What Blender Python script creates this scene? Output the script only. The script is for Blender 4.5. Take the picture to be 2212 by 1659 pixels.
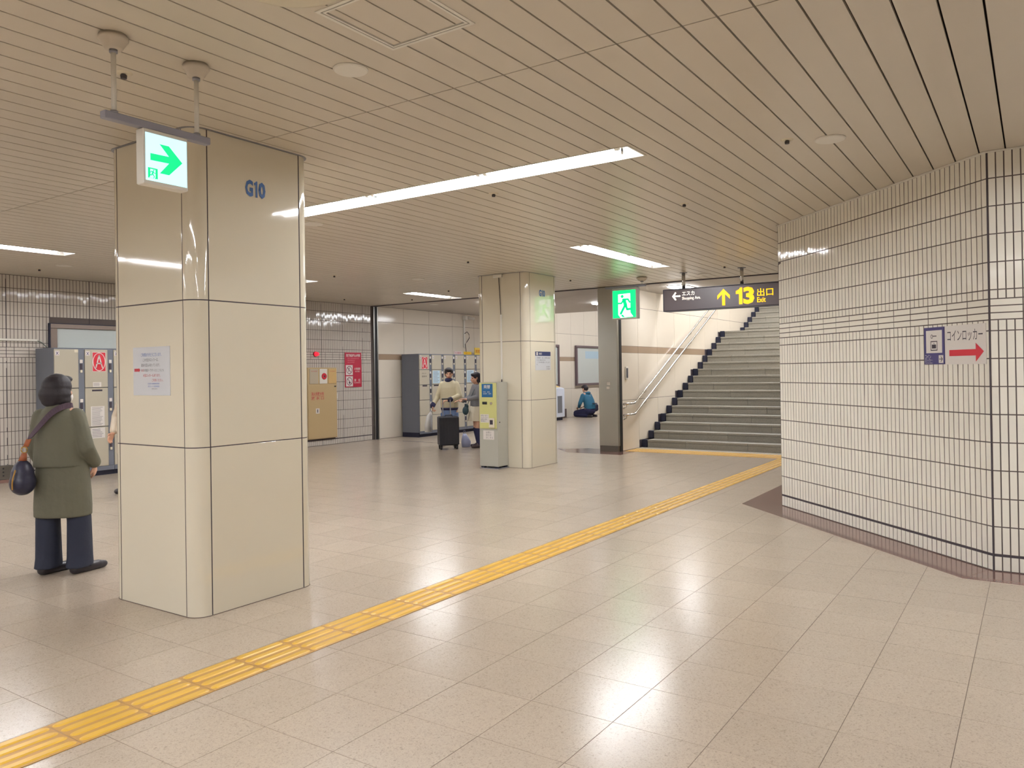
import bpy, math, random
from mathutils import Vector, Matrix
random.seed(7)
PI = math.pi
SC = bpy.context.scene
COL = SC.collection
for o in list(bpy.data.objects): bpy.data.objects.remove(o)

# ---------------------------------------------------------------- camera, world, exposure
EYE = 1.45; H = 2.955
YAW, PITCH, ROLL = 0.5917, 0.0045, -0.0149
def cam_basis():
    cy, sy, cp, sp = math.cos(YAW), math.sin(YAW), math.cos(PITCH), math.sin(PITCH)
    f = Vector((cy*cp, sy*cp, sp)); r = Vector((sy, -cy, 0)); u = r.cross(f)
    cr, sr = math.cos(ROLL), math.sin(ROLL)
    return cr*r+sr*u, -sr*r+cr*u, f
_r, _u, _f = cam_basis()
cd = bpy.data.cameras.new('camera'); cam = bpy.data.objects.new('camera', cd); COL.objects.link(cam)
M = Matrix.Identity(4)
for i in range(3): M[i][0] = _r[i]; M[i][1] = _u[i]; M[i][2] = -_f[i]
M[2][3] = EYE
cam.matrix_world = M
cd.sensor_width = 36; cd.lens = 1687.477*36/2212; cd.shift_y = -(829.5-796.07)/2212
cd.clip_start = 0.05; cd.clip_end = 200
SC.camera = cam
w = bpy.data.worlds.new('world'); SC.world = w; w.use_nodes = True
w.node_tree.nodes['Background'].inputs[0].default_value = (1.0, 0.93, 0.84, 1)
w.node_tree.nodes['Background'].inputs[1].default_value = 0.25
SC.view_settings.view_transform = 'Standard'; SC.view_settings.look = 'None'
SC.view_settings.gamma = 1; SC.view_settings.use_curve_mapping = False
SC.view_settings.exposure = 0.0
TUBE = 98.0
def visible(p, m=60):
    d = Vector(p)-Vector((0, 0, EYE)); z = d.dot(_f)
    if z < 0.3: return False
    u = 1106+1687.5*d.dot(_r)/z; v = 796-1687.5*d.dot(_u)/z
    return -m < u < 2212+m and -m < v < 1659+m

# ---------------------------------------------------------------- materials
def lin(c):
    c = c/255.0
    return c/12.92 if c <= 0.04045 else ((c+0.055)/1.055)**2.4
MATS = {}
def mat(name, rgb, rough=0.5, metal=0.0, spec=0.5, emit=0.0, noise=0.0, nscale=6.0, bump=0.0, bscale=80.0, rand=0.0, speck=None, coat=0.0, aniso=0.0):
    if name in MATS: return MATS[name]
    m = bpy.data.materials.new(name); m.use_nodes = True; MATS[name] = m
    nt = m.node_tree; N = nt.nodes; L = nt.links; b = N['Principled BSDF']
    col = (lin(rgb[0]), lin(rgb[1]), lin(rgb[2]), 1)
    b.inputs['Base Color'].default_value = col
    b.inputs['Roughness'].default_value = rough; b.inputs['Metallic'].default_value = metal
    b.inputs['Specular IOR Level'].default_value = spec; b.inputs['Coat Weight'].default_value = coat
    b.inputs['Anisotropic'].default_value = aniso
    last = None
    def mul(src, fac_socket, lo, hi):
        mr = N.new('ShaderNodeMapRange'); mr.inputs['To Min'].default_value = lo; mr.inputs['To Max'].default_value = hi
        L.new(fac_socket, mr.inputs['Value'])
        mx = N.new('ShaderNodeMix'); mx.data_type = 'RGBA'; mx.blend_type = 'MULTIPLY'; mx.inputs[0].default_value = 1
        if src is None: mx.inputs[6].default_value = col
        else: L.new(src, mx.inputs[6])
        L.new(mr.outputs[0], mx.inputs[7]); return mx.outputs[2]
    geo = N.new('ShaderNodeNewGeometry') if (noise or bump or speck) else None
    if noise:
        n = N.new('ShaderNodeTexNoise'); n.inputs['Scale'].default_value = nscale; n.inputs['Detail'].default_value = 4
        L.new(geo.outputs['Position'], n.inputs['Vector']); last = mul(last, n.outputs[0], 1-noise, 1+noise)
    if rand:
        oi = N.new('ShaderNodeObjectInfo'); last = mul(last, oi.outputs['Random'], 1-rand, 1+rand)
    if speck:
        for sc, amt, thr in speck:
            v = N.new('ShaderNodeTexVoronoi'); v.inputs['Scale'].default_value = sc
            L.new(geo.outputs['Position'], v.inputs['Vector'])
            sp = N.new('ShaderNodeSeparateColor'); L.new(v.outputs['Color'], sp.inputs[0])
            mr = N.new('ShaderNodeMapRange'); mr.inputs['From Min'].default_value = thr; mr.inputs['From Max'].default_value = 1
            mr.inputs['To Min'].default_value = 1; mr.inputs['To Max'].default_value = 1+amt
            L.new(sp.outputs[0], mr.inputs['Value'])
            mx = N.new('ShaderNodeMix'); mx.data_type = 'RGBA'; mx.blend_type = 'MULTIPLY'; mx.inputs[0].default_value = 1
            if last is None: mx.inputs[6].default_value = col
            else: L.new(last, mx.inputs[6])
            L.new(mr.outputs[0], mx.inputs[7]); last = mx.outputs[2]
    if last is not None: L.new(last, b.inputs['Base Color'])
    if bump:
        n = N.new('ShaderNodeTexNoise'); n.inputs['Scale'].default_value = bscale; n.inputs['Detail'].default_value = 3
        L.new(geo.outputs['Position'], n.inputs['Vector'])
        bp = N.new('ShaderNodeBump'); bp.inputs['Strength'].default_value = bump; bp.inputs['Distance'].default_value = 0.01
        L.new(n.outputs[0], bp.inputs['Height']); L.new(bp.outputs[0], b.inputs['Normal'])
    if emit:
        b.inputs['Emission Color'].default_value = col; b.inputs['Emission Strength'].default_value = emit
    return m

m_floor = mat('floor_terrazzo', (188, 173, 156), 0.22, noise=0.05, nscale=3, rand=0.035, speck=[(240, -0.20, 0.74), (150, -0.26, 0.93), (400, 0.12, 0.8), (90, -0.05, 0.5)], spec=0.6)
m_grout = mat('floor_joint', (112, 98, 88), 0.8)
m_brown = mat('brown_floor', (128, 98, 90), 0.12, speck=[(200, -0.2, 0.7)], spec=0.6)
m_ceil = mat('ceiling_metal', (203, 194, 178), 0.32, noise=0.035, nscale=1.5, rand=0.02, spec=0.45)
m_dark = mat('shadow_gap', (84, 70, 60), 0.8)
m_enamel = mat('cream_enamel', (218, 210, 190), 0.05, noise=0.015, nscale=2, rand=0.015, spec=0.7)
m_joint = mat('dark_joint', (66, 58, 64), 0.7)
m_tile = mat('white_wall_tile', (230, 226, 214), 0.07, noise=0.02, nscale=3, rand=0.03, spec=0.5, bump=0.03, bscale=30)
m_tgrout = mat('tile_grout', (92, 82, 78), 0.85)
m_wpanel = mat('wall_enamel', (222, 212, 196), 0.12, noise=0.015, rand=0.015, spec=0.5)
m_stripe = mat('brown_stripe', (164, 142, 120), 0.2)
m_plaster = mat('plaster', (190, 182, 172), 0.6, noise=0.03)
m_yel = mat('tactile_yellow', (224, 180, 72), 0.33, noise=0.08, nscale=7, rand=0.04, spec=0.5)
m_yel2 = mat('tactile_yellow_base', (188, 144, 78), 0.4, noise=0.08, nscale=9)
m_stone = mat('stair_granite', (140, 135, 124), 0.5, noise=0.06, nscale=5, rand=0.06, speck=[(150, -0.3, 0.6), (240, 0.25, 0.75)])
m_rub = mat('dark_rubber', (28, 30, 52), 0.6)
m_steel = mat('brushed_steel', (176, 174, 166), 0.38, metal=1.0, noise=0.05, nscale=2)
m_chrome = mat('polished_steel', (205, 203, 200), 0.16, metal=1.0)
m_alu = mat('grey_metal', (150, 150, 156), 0.4, metal=0.6)
m_white = mat('white_paint', (222, 218, 208), 0.4)
m_cream = mat('cream_plastic', (214, 205, 182), 0.5)
m_black = mat('black', (22, 22, 26), 0.5)
m_lockbody = mat('locker_slate', (104, 108, 118), 0.4, noise=0.03)
m_lockdoor = mat('locker_door', (178, 170, 152), 0.32, rand=0.02, noise=0.015)
m_paper = mat('paper', (206, 208, 212), 0.6)
m_paperb = mat('paper_blue', (176, 200, 214), 0.6)
m_red = mat('sign_red', (196, 34, 52), 0.4)
m_red2 = mat('print_red', (190, 60, 72), 0.6)
m_ink = mat('print_grey', (108, 106, 112), 0.6)
m_inkb = mat('print_black', (54, 46, 56), 0.6)
m_blue = mat('print_blue', (88, 120, 190), 0.6)
m_g10 = mat('lettering_blue', (42, 88, 150), 0.4)
m_navy = mat('sign_navy', (62, 56, 108), 0.4)
m_navy2 = mat('notice_navy', (40, 52, 96), 0.4)
m_signw = mat('sign_white', (214, 208, 202), 0.4)
m_tube = mat('lit_tube', (248, 250, 255), 0.5, emit=TUBE)
m_tube2 = mat('lit_tube_bright', (248, 250, 255), 0.5, emit=TUBE*0.36)
m_hous = mat('light_reflector', (235, 232, 226), 0.3)
m_exg = mat('lit_green', (0, 196, 92), 0.5, emit=2.6)
m_exw = mat('lit_white', (196, 240, 250), 0.5, emit=1.0)
m_exw2 = mat('lit_mint', (214, 250, 240), 0.5, emit=2.4)
m_sgn = mat('sign_face_grey', (96, 88, 92), 0.35)
m_sgy = mat('lit_yellow', (255, 196, 0), 0.5, emit=1.0)
m_sgw = mat('lit_lettering_white', (255, 248, 236), 0.5, emit=0.9)
m_ledr = mat('lit_red', (255, 40, 60), 0.4, emit=1.2)
m_hyd = mat('hydrant_beige', (190, 166, 124), 0.35, noise=0.04, nscale=3)
m_hydg = mat('hydrant_grey', (184, 172, 150), 0.35)
m_hydo = mat('hydrant_orange', (204, 170, 112), 0.35, noise=0.05, nscale=8)

# ---------------------------------------------------------------- geometry helpers
class G:
    def __init__(s): s.v = []; s.f = []; s.m = []
    def add(s, v, f, mi=0):
        n = len(s.v); s.v += [tuple(p) for p in v]; s.f += [tuple(i+n for i in q) for q in f]; s.m += [mi]*len(f); return s
    def join(s, g, mi=None):
        n = len(s.v); s.v += g.v; s.f += [tuple(i+n for i in q) for q in g.f]; s.m += (g.m if mi is None else [mi]*len(g.f)); return s
    def xf(s, fn): s.v = [tuple(fn(Vector(p))) for p in s.v]; return s
class F:
    """an upright plane: s to the viewer's right, z up, d out of the wall"""
    def __init__(s, o, r): s.o = Vector((o[0], o[1], 0)); s.r = Vector((r[0], r[1], 0)).normalized(); s.n = s.r.cross(Vector((0, 0, 1)))
    def p(s, a, z, d=0.0): return s.o+s.r*a+Vector((0, 0, z))+s.n*d
def FX(x): return F((x, 0), (0, -1))       # plane x=const seen from -x ; s = -y
def FY(y): return F((0, y), (1, 0))        # plane y=const seen from -y ; s = x
QB = [(0, 3, 2, 1), (4, 5, 6, 7), (0, 1, 5, 4), (1, 2, 6, 5), (2, 3, 7, 6), (3, 0, 4, 7)]
def box(x0, x1, y0, y1, z0, z1, c=0.0):
    x0, x1 = min(x0, x1), max(x0, x1); y0, y1 = min(y0, y1), max(y0, y1); z0, z1 = min(z0, z1), max(z0, z1)
    g = G()
    if c <= 0:
        return g.add([(x0, y0, z0), (x1, y0, z0), (x1, y1, z0), (x0, y1, z0), (x0, y0, z1), (x1, y0, z1), (x1, y1, z1), (x0, y1, z1)], QB)
    lv = [(z0, c), (z0+c, 0), (z1-c, 0), (z1, c)]
    for z, i in lv:
        k = c-i if False else i
        a = c if k == 0 else c
        ring = [(x0+k, y0+a-(0 if k else 0)), ]
        X0, X1, Y0, Y1 = x0+k, x1-k, y0+k, y1-k; e = c*0.7
        g.v += [(X0+e, Y0, z), (X1-e, Y0, z), (X1, Y0+e, z), (X1, Y1-e, z), (X1-e, Y1, z), (X0+e, Y1, z), (X0, Y1-e, z), (X0, Y0+e, z)]
    for l in range(3):
        for i in range(8):
            a = l*8+i; b = l*8+(i+1) % 8; g.f.append((a, b, b+8, a+8)); g.m.append(0)
    g.f.append(tuple(range(7, -1, -1))); g.m.append(0); g.f.append(tuple(range(24, 32))); g.m.append(0)
    return g
def fbox(fr, s0, s1, z0, z1, d0, d1, c=0.0):
    g = box(s0, s1, -d1, -d0, z0, z1, c)
    return g.xf(lambda p: fr.p(p.x, p.z, -p.y))
def fpoly(fr, pts, d, t=0.0):
    g = G(); n = len(pts)
    g.add([fr.p(a, z, d) for a, z in pts], [tuple(range(n))])
    return g
def frect(fr, s0, s1, z0, z1, d): return fpoly(fr, [(s0, z0), (s1, z0), (s1, z1), (s0, z1)], d)
def fcirc(fr, s, z, r, d, n=24, rz=None): return fpoly(fr, [(s+r*math.cos(2*PI*i/n), z+(rz or r)*math.sin(2*PI*i/n)) for i in range(n)], d)
def fring(fr, s, z, r, wd, d, n=28, rz=None):
    g = G(); rz = rz or r
    for i in range(n):
        a, b = 2*PI*i/n, 2*PI*(i+1)/n
        g.add([fr.p(s+(r-wd)*math.cos(a), z+(rz-wd)*math.sin(a), d), fr.p(s+r*math.cos(a), z+rz*math.sin(a), d), fr.p(s+r*math.cos(b), z+rz*math.sin(b), d), fr.p(s+(r-wd)*math.cos(b), z+(rz-wd)*math.sin(b), d)], [(0, 1, 2, 3)])
    return g
def fstroke(fr, pts, wd, d):
    g = G()
    for i, p in enumerate(pts):
        g.join(fcirc(fr, p[0], p[1], wd/2, d, 12))
        if i:
            a = pts[i-1]; dx, dz = p[0]-a[0], p[1]-a[1]; l = math.hypot(dx, dz) or 1; nx, nz = -dz/l*wd/2, dx/l*wd/2
            g.join(fpoly(fr, [(a[0]-nx, a[1]-nz), (p[0]-nx, p[1]-nz), (p[0]+nx, p[1]+nz), (a[0]+nx, a[1]+nz)], d))
    return g
def cyl(a, b, ra, rb=None, n=16, caps=True):
    a, b = Vector(a), Vector(b); rb = ra if rb is None else rb; ax = (b-a).normalized()
    t = Vector((0, 0, 1)) if abs(ax.z) < 0.9 else Vector((1, 0, 0)); u = ax.cross(t).normalized(); v = ax.cross(u)
    g = G()
    for c, r in ((a, ra), (b, rb)):
        g.v += [tuple(c+u*r*math.cos(2*PI*i/n)+v*r*math.sin(2*PI*i/n)) for i in range(n)]
    for i in range(n): g.f.append((i, (i+1) % n, n+(i+1) % n, n+i))
    if caps: g.f.append(tuple(range(n-1, -1, -1))); g.f.append(tuple(range(n, 2*n)))
    g.m = [0]*len(g.f); return g
def lathe(cx, cy, prof, n=28, ax=None):
    g = G()
    for r, z in prof: g.v += [(cx+r*math.cos(2*PI*i/n), cy+r*math.sin(2*PI*i/n), z) for i in range(n)]
    for k in range(len(prof)-1):
        for i in range(n): g.f.append((k*n+i, k*n+(i+1) % n, (k+1)*n+(i+1) % n, (k+1)*n+i))
    g.f.append(tuple(range(n-1, -1, -1))); g.f.append(tuple(range((len(prof)-1)*n, len(prof)*n))); g.m = [0]*len(g.f)
    return g
def tube(pts, r, n=8):
    g = G(); pts = [Vector(p) for p in pts]; rings = []
    for i, p in enumerate(pts):
        t = (pts[min(i+1, len(pts)-1)]-pts[max(i-1, 0)]).normalized()
        h = Vector((0, 0, 1)) if abs(t.z) < 0.95 else Vector((1, 0, 0)); u = t.cross(h).normalized(); v = t.cross(u)
        g.v += [tuple(p+u*r*math.cos(2*PI*k/n)+v*r*math.sin(2*PI*k/n)) for k in range(n)]
    for i in range(len(pts)-1):
        for k in range(n): g.f.append((i*n+k, i*n+(k+1) % n, (i+1)*n+(k+1) % n, (i+1)*n+k))
    g.f.append(tuple(range(n-1, -1, -1))); g.f.append(tuple(range((len(pts)-1)*n, len(pts)*n))); g.m = [0]*len(g.f)
    return g
_tc = bpy.data.curves.new('t', 'FONT'); _to = bpy.data.objects.new('t', _tc); COL.objects.link(_to)
def ftext(fr, s, s0, s1, z0, z1, d, bold=0.0, lines=None):
    """lettering filling the box s0..s1 x z0..z1 of a plane"""
    _tc.body = s; _tc.offset = bold; _tc.resolution_u = 2; _tc.space_line = 1.1; bpy.context.view_layer.update()
    me = bpy.data.meshes.new_from_object(_to.evaluated_get(bpy.context.evaluated_depsgraph_get()))
    vs = [v.co.copy() for v in me.vertices]; fs = [tuple(p.vertices) for p in me.polygons]; bpy.data.meshes.remove(me)
    x0 = min(v.x for v in vs); x1 = max(v.x for v in vs); y0 = min(v.y for v in vs); y1 = max(v.y for v in vs)
    g = G(); g.add([fr.p(s0+(v.x-x0)/(x1-x0)*(s1-s0), z0+(v.y-y0)/max(y1-y0, 1e-6)*(z1-z0), d) for v in vs], fs)
    # face the reader
    a, b, c = [Vector(g.v[i]) for i in g.f[0][:3]]
    if (b-a).cross(c-a).dot(fr.n) < 0: g.f = [tuple(reversed(q)) for q in g.f]
    return g

ORG = {}
def setp(o, label=None, cat=None, group=None, kind=None):
    if label: o['label'] = label
    if cat: o['category'] = cat
    if group: o['group'] = group
    if kind: o['kind'] = kind
def mesh(name, g, mats, smooth=False):
    me = bpy.data.meshes.new(name); me.from_pydata(g.v, [], g.f)
    for m in (mats if isinstance(mats, (list, tuple)) else [mats]): me.materials.append(m)
    if any(g.m): me.polygons.foreach_set('material_index', g.m)
    if smooth: me.polygons.foreach_set('use_smooth', [True]*len(me.polygons))
    me.update(); return me
def thing(name, label, cat, loc, group=None, rz=0.0):
    o = bpy.data.objects.new(name, None); COL.objects.link(o); o.location = loc; o.rotation_euler = (0, 0, rz)
    o.empty_display_size = 0.1; ORG[o] = Vector(loc); setp(o, label, cat, group); return o
def part(name, g, mats, parent, smooth=False, label=None, kind=None, local=False):
    """a mesh given in world coordinates (or in its thing's own with local=True)"""
    org = ORG.get(parent, Vector()) if parent else Vector()
    if not local: g.v = [(p[0]-org.x, p[1]-org.y, p[2]-org.z) for p in g.v]
    o = bpy.data.objects.new(name, mesh(name, g, mats, smooth)); COL.objects.link(o); o.parent = parent; ORG[o] = org
    setp(o, label, kind=kind); return o
def single(name, g, mats, label, cat, loc=None, group=None, kind=None, smooth=False):
    if loc is None:
        n = len(g.v); loc = (sum(p[0] for p in g.v)/n, sum(p[1] for p in g.v)/n, min(p[2] for p in g.v))
    g.v = [(p[0]-loc[0], p[1]-loc[1], p[2]-loc[2]) for p in g.v]
    o = bpy.data.objects.new(name, mesh(name, g, mats, smooth)); COL.objects.link(o); o.location = loc; ORG[o] = Vector(loc)
    setp(o, label, cat, group, kind); return o
def struct(name, g, mats, smooth=False, label=None):
    o = bpy.data.objects.new(name, mesh(name, g, mats, smooth)); COL.objects.link(o); ORG[o] = Vector()
    setp(o, label, kind='structure'); return o
def inst(name, me, parent, loc, rot=None):
    o = bpy.data.objects.new(name, me); COL.objects.link(o); o.parent = parent; o.location = Vector(loc)-ORG.get(parent, Vector())
    if rot is not None: o.rotation_euler = rot
    return o
def autosmooth(o, ang=0.6):
    me = o.data; me.polygons.foreach_set('use_smooth', [True]*len(me.polygons))
    try: me.set_sharp_from_angle(angle=ang)
    except Exception: pass

# ================================================================ FLOOR
X0, X1, Y0, Y1 = -8.0, 26.0, -8.0, 12.2
floor = struct('floor', box(X0, X1, Y0, Y1, -0.10, -0.0012), m_grout, label='beige terrazzo tiled concourse floor')
P = 0.398; FXO, FYO = 2.103, 0.28
def tile_g(x0, x1, y0, y1):
    g = G(); b = 0.0; e = 0.0014
    return g.add([(x0+e, y0+e, -0.004), (x1-e, y0+e, -0.004), (x1-e, y1-e, -0.004), (x0+e, y1-e, -0.004),
                  (x0+e+b, y0+e+b, 0), (x1-e-b, y0+e+b, 0), (x1-e-b, y1-e-b, 0), (x0+e+b, y1-e-b, 0)],
                 [(4, 5, 6, 7), (0, 1, 5, 4), (1, 2, 6, 5), (2, 3, 7, 6), (3, 0, 4, 7)])
cells = []
for i in range(int((X0-FXO)/P)-1, int((X1-FXO)/P)+2):
    for j in range(int((Y0-FYO)/P)-1, int((Y1-FYO)/P)+2):
        a, b, c, d = FXO+i*P, FXO+(i+1)*P, FYO+j*P, FYO+(j+1)*P
        a, b, c, d = max(a, X0), min(b, X1), max(c, Y0), min(d, Y1)
        if b-a < 0.02 or d-c < 0.02: continue
        cx, cy = (a+b)/2, (c+d)/2
        if cx > 13.55 and 2.3 < cy < 6.3: continue
        hid = (cx-cy > 6.3 and cx > 6.6 and cy < 2.3) or (2.85 < cx < 3.7 and 4.2 < cy < 5.05)
        vis = (not hid) and visible((cx, cy, 0), 20)
        cells.append((math.hypot(cx, cy) if vis else 1e6+abs(cx)+abs(cy), a, b, c, d))
cells.sort(key=lambda c: c[0])
tm = mesh('floor_tile', tile_g(-P/2, P/2, -P/2, P/2), m_floor)
rest = G(); k = 0
for dist, a, b, c, d in cells:
    if k < 300 and abs(b-a-P) < 1e-4 and abs(d-c-P) < 1e-4:
        inst('floor_tile', tm, floor, ((a+b)/2, (c+d)/2, random.uniform(-0.0002, 0.0002))); k += 1
    else: rest.join(tile_g(a, b, c, d))
part('distant_floor_tiles', rest, m_floor, floor, kind='stuff')

# brown inlay border along the tiled wall
bo = 0.35
bord = G()
def slab(pts, z0, z1):
    g = G(); n = len(pts)
    g.add([(x, y, z0) for x, y in pts]+[(x, y, z1) for x, y in pts], [tuple(range(n-1, -1, -1)), tuple(range(n, 2*n))]+[(i, (i+1) % n, n+(i+1) % n, n+i) for i in range(n)])
    return g
bord.join(slab([(6.12, -8), (6.47, -8), (6.47, 0.30), (6.12, 0.44)], -0.003, 0.0012))
bord.join(slab([(6.12, 0.442), (6.47, 0.302), (8.42, 2.25), (8.33, 2.65)], -0.003, 0.0012))
bord.join(slab([(8.332, 2.65), (8.422, 2.252), (13.2, 2.25), (13.2, 2.65)], -0.003, 0.0012))
part('brown_border', bord, m_brown, floor)
part('brown_border', slab([(12.15, 5.95), (12.95, 5.95), (12.95, 7.0), (12.55, 7.4), (12.15, 7.0)], -0.003, 0.0012).join(
     slab([(12.62, 7.4), (12.66, 7.4), (12.66, 12.1), (12.62, 12.1)], -0.003, 0.001)), m_brown, floor)

# ================================================================ CEILING
LAMPS = [  # x0,x1,y0,y1, tube axis, sections
    (4.79, 5.06, 2.26, 7.18, 'y', 4),
    (8.25, 10.72, 4.41, 4.68, 'x', 2), (2.40, 4.87, 9.56, 9.83, 'x', 2), (-1.24, 1.23, 9.56, 9.83, 'x', 2), (-4.9, -2.43, 9.56, 9.83, 'x', 2),
    (6.21, 8.68, 9.56, 9.83, 'x', 2), (11.0, 12.46, 9.56, 9.83, 'x', 1),
    (-0.65, -0.38, -0.9, 4.0, 'y', 4), (-2.8, -2.53, 2.26, 7.18, 'y', 4), (4.79, 5.06, -5.4, -0.48, 'y', 4), (-2.8, -2.53, -5.4, -0.48, 'y', 4)]  # this row: lines out of view, added to brighten the concourse
ceiling = struct('ceiling', box(X0, 12.86, Y0, Y1, H+0.12, H+0.2), m_dark, label='cream metal strip ceiling')
def csub(rects, hole):
    out = []
    hx0, hx1, hy0, hy1 = hole
    for (a, b, c, d) in rects:
        if hx0 >= b or hx1 <= a or hy0 >= d or hy1 <= c: out.append((a, b, c, d)); continue
        if a < hx0: out.append((a, hx0, c, d))
        if b > hx1: out.append((hx1, b, c, d))
        m0, m1 = max(a, hx0), min(b, hx1)
        if c < hy0: out.append((m0, m1, c, hy0))
        if d > hy1: out.append((m0, m1, hy1, d))
    return out
CP = 0.1585; CY0 = 0.319
segs = [(-3.6, 3.262), (3.270, 10.146), (10.154, 12.60)]
HATCH = (2.235, 2.71, 1.985, 2.46)
def ceil_row(x0, x1, y0, y1):
    rs = [(x0, x1, y0, y1)]
    for L in LAMPS: rs = csub(rs, (L[0], L[1], L[2], L[3]))
    rs = csub(rs, HATCH)
    g = G()
    for a, b, c, d in rs:
        if b-a > 0.003 and d-c > 0.003: g.join(box(a, b, c, d, H, H+0.018))
    return g
faraway = G(); gaps = G()
j = -60
while CY0+j*CP < Y1:
    y0 = CY0+j*CP+0.005; y1 = min(CY0+(j+1)*CP-0.005, Y1)
    if y0 > Y0 and y1-y0 > 0.02:
        for k, (a, b) in enumerate(segs):
            wallx = 6.17+y0+0.4 if y0 < 2.25 else 99
            if k == 2 and y0 < 2.0: continue
            g = ceil_row(a, min(b, max(wallx, 6.9)), y0, y1)
            vis = any(visible((x, y0, H), 0) for x in [a+(b-a)*t/12 for t in range(13)])
            if vis: part('ceiling_panel', g, m_ceil, ceiling)
            else: faraway.join(g)
        faraway.join(ceil_row(X0, -3.608, y0, y1))
    j += 1
part('unseen_ceiling_panels', faraway, m_ceil, ceiling, kind='stuff')
part('backing_sheet', box(X0, 12.6, Y0, Y1, H+0.10, H+0.105), m_dark, ceiling)

# lintel of the shutter line and the smooth ceilings beyond
struct('trim_1', box(12.60, 12.68, 2.3, Y1, H-0.012, H+0.1), m_joint, label='dark metal channel across the ceiling at the shutter line')
UP = 4.2
sm = box(12.68, 17.44, 6.6, Y1, H, H+0.1)
sm.join(box(12.68, 14.6, 2.3, 6.6, H, H+0.1))
struct('ceiling_2', sm, m_plaster, label='smooth grey ceiling past the shutter line')
hi = box(17.44, 17.54, 6.6, Y1, H, UP)           # bulkhead up to the higher ceiling
hi.join(box(17.44, 26, 6.6, Y1, UP, UP+0.1))
hi.join(box(14.5, 14.6, 2.3, 6.2, H+0.1, 5.2)).join(box(14.6, 26, 2.3, 6.6, 5.9, 6.0))
struct('ceiling_3', hi, m_plaster, label='higher ceiling over the far passage and stairwell')

# ================================================================ WALLS
LV = [0.004, 0.108, 0.313, 0.510, 0.707, 0.904, 1.101, 1.298, 1.495, 1.690, 1.767, 1.816, 1.865, 1.914, 1.978, 2.173, 2.370, 2.567, 2.763, 2.952]
HZ = (10, 11, 12)           # rows laid lengthwise
TP = 0.0493
def tgeo(wd, ht, gp=0.0036, th=0.003, c=0.0009):
    a = wd/2-gp; h = ht-2*gp
    g = G()
    g.add([(-a, 0, gp), (a, 0, gp), (a, 0, gp+h), (-a, 0, gp+h), (-a+c, -th, gp+c), (a-c, -th, gp+c), (a-c, -th, gp+h-c), (-a+c, -th, gp+h-c)],
          [(4, 5, 6, 7), (0, 1, 5, 4), (1, 2, 6, 5), (2, 3, 7, 6), (3, 0, 4, 7)])
    return g
TM = {}
def tmesh(wd, ht):
    k = (round(wd, 3), round(ht, 3))
    if k not in TM: TM[k] = mesh('wall_tile', tgeo(wd, ht), m_tile)
    return TM[k]
def tile_wall(wall, pos, total, limit, skip=lambda s, z: False, TP=TP, m=None):
    m = m or m_tile
    """pos(s) -> (x, y, heading); lays upright tiles with three lengthwise rows in the band"""
    items = []
    n = int(total/TP+1e-3)
    for r in range(len(LV)-1):
        z0, z1 = LV[r], LV[r+1]
        if r == 1: z0 += 0.012
        if r in HZ:
            for i in range(0, n, 4):
                k_ = min(4, n-i); items.append(((i+k_/2)*TP, z0, k_*TP, z1-z0))
        else:
            for i in range(n): items.append(((i+0.5)*TP, z0, TP, z1-z0))
    cand = []
    for s, z, wd, ht in items:
        if skip(s, z+ht/2): continue
        x, y, h = pos(s)
        cand.append((math.hypot(x, y)+abs(z+ht/2-1.5)*0.6 if visible((x, y, z+ht/2), 0) else 1e6, s, z, wd, ht, x, y, h))
    cand.sort(key=lambda c: c[0])
    bulk = G(); cnt = 0
    for d, s, z, wd, ht, x, y, h in cand:
        rx, rh = random.gauss(0, 0.005), random.gauss(0, 0.006)
        if cnt < limit and d < 1e5:
            inst('wall_tile', tmesh(wd, ht), wall, (x, y, z), (rx, 0, h+rh)); cnt += 1
        else:
            g = tgeo(wd, ht); mt = Matrix.Translation((x, y, z)) @ Matrix.Rotation(h+rh, 4, 'Z') @ Matrix.Rotation(rx, 4, 'X')
            bulk.join(g.xf(lambda p: mt @ p))
    part('distant_wall_tiles', bulk, m, wall, kind='stuff')

# right wall : 45 degree face, a softened corner, then along -y
A0 = Vector((8.42, 2.25)); DR = Vector((-1, -1)).normalized(); R_ = 0.0; tl = 0.0
A1 = Vector((6.444, 0.274)); L1 = (A1-A0).length-tl; LA = 0.0
def pos_r(s):
    if s <= L1: p = A0+DR*s; return p.x, p.y, -3*PI/4      # face looks to (-1,+1)
    return A1.x, A1.y-(s-L1), -PI/2
core = [pos_r(s)[:2] for s in [0, L1, L1+8.0]]
ang = G()
pts = [(x, y) for x, y in core]; pts += [(8.9, -7.9), (8.9, 2.2)]
inner = slab([(x, y) for x, y in reversed(pts)], 0, H-0.001)
wall_r = struct('wall_right', inner, m_tgrout, label='angled wall of upright white tiles')
tile_wall(wall_r, pos_r, L1, 200, TP=L1/56)
tile_wall(wall_r, lambda s: pos_r(L1+s+0.004), 1.6, 100)
part('expansion_joint', fbox(F(pos_r(L1+LA*0.5)[:2], (-0.383, -0.924)), -0.0045, 0.0045, 0.0, H-0.002, 0, 0.0035), m_joint, wall_r)
g = G()
for a, b in zip(core[:-1], core[1:]):
    fr = F(a, (b[0]-a[0], b[1]-a[1])); l = math.hypot(b[0]-a[0], b[1]-a[1])
    g.join(fbox(fr, 0, l, 0.106, 0.120, 0, 0.0015))
part('base_joint', g, m_joint, wall_r)
part('ceiling_trim', slab([(8.405, 2.262), (6.430, 0.286), (6.430, -7.9), (6.450, -7.9), (6.450, 0.27), (8.42, 2.245)], H-0.012, H-0.0015), m_white, wall_r)
part('corner_edge', box(8.421, 8.430, 2.243, 2.253, 0.0, H-0.002), m_joint, wall_r)
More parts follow.
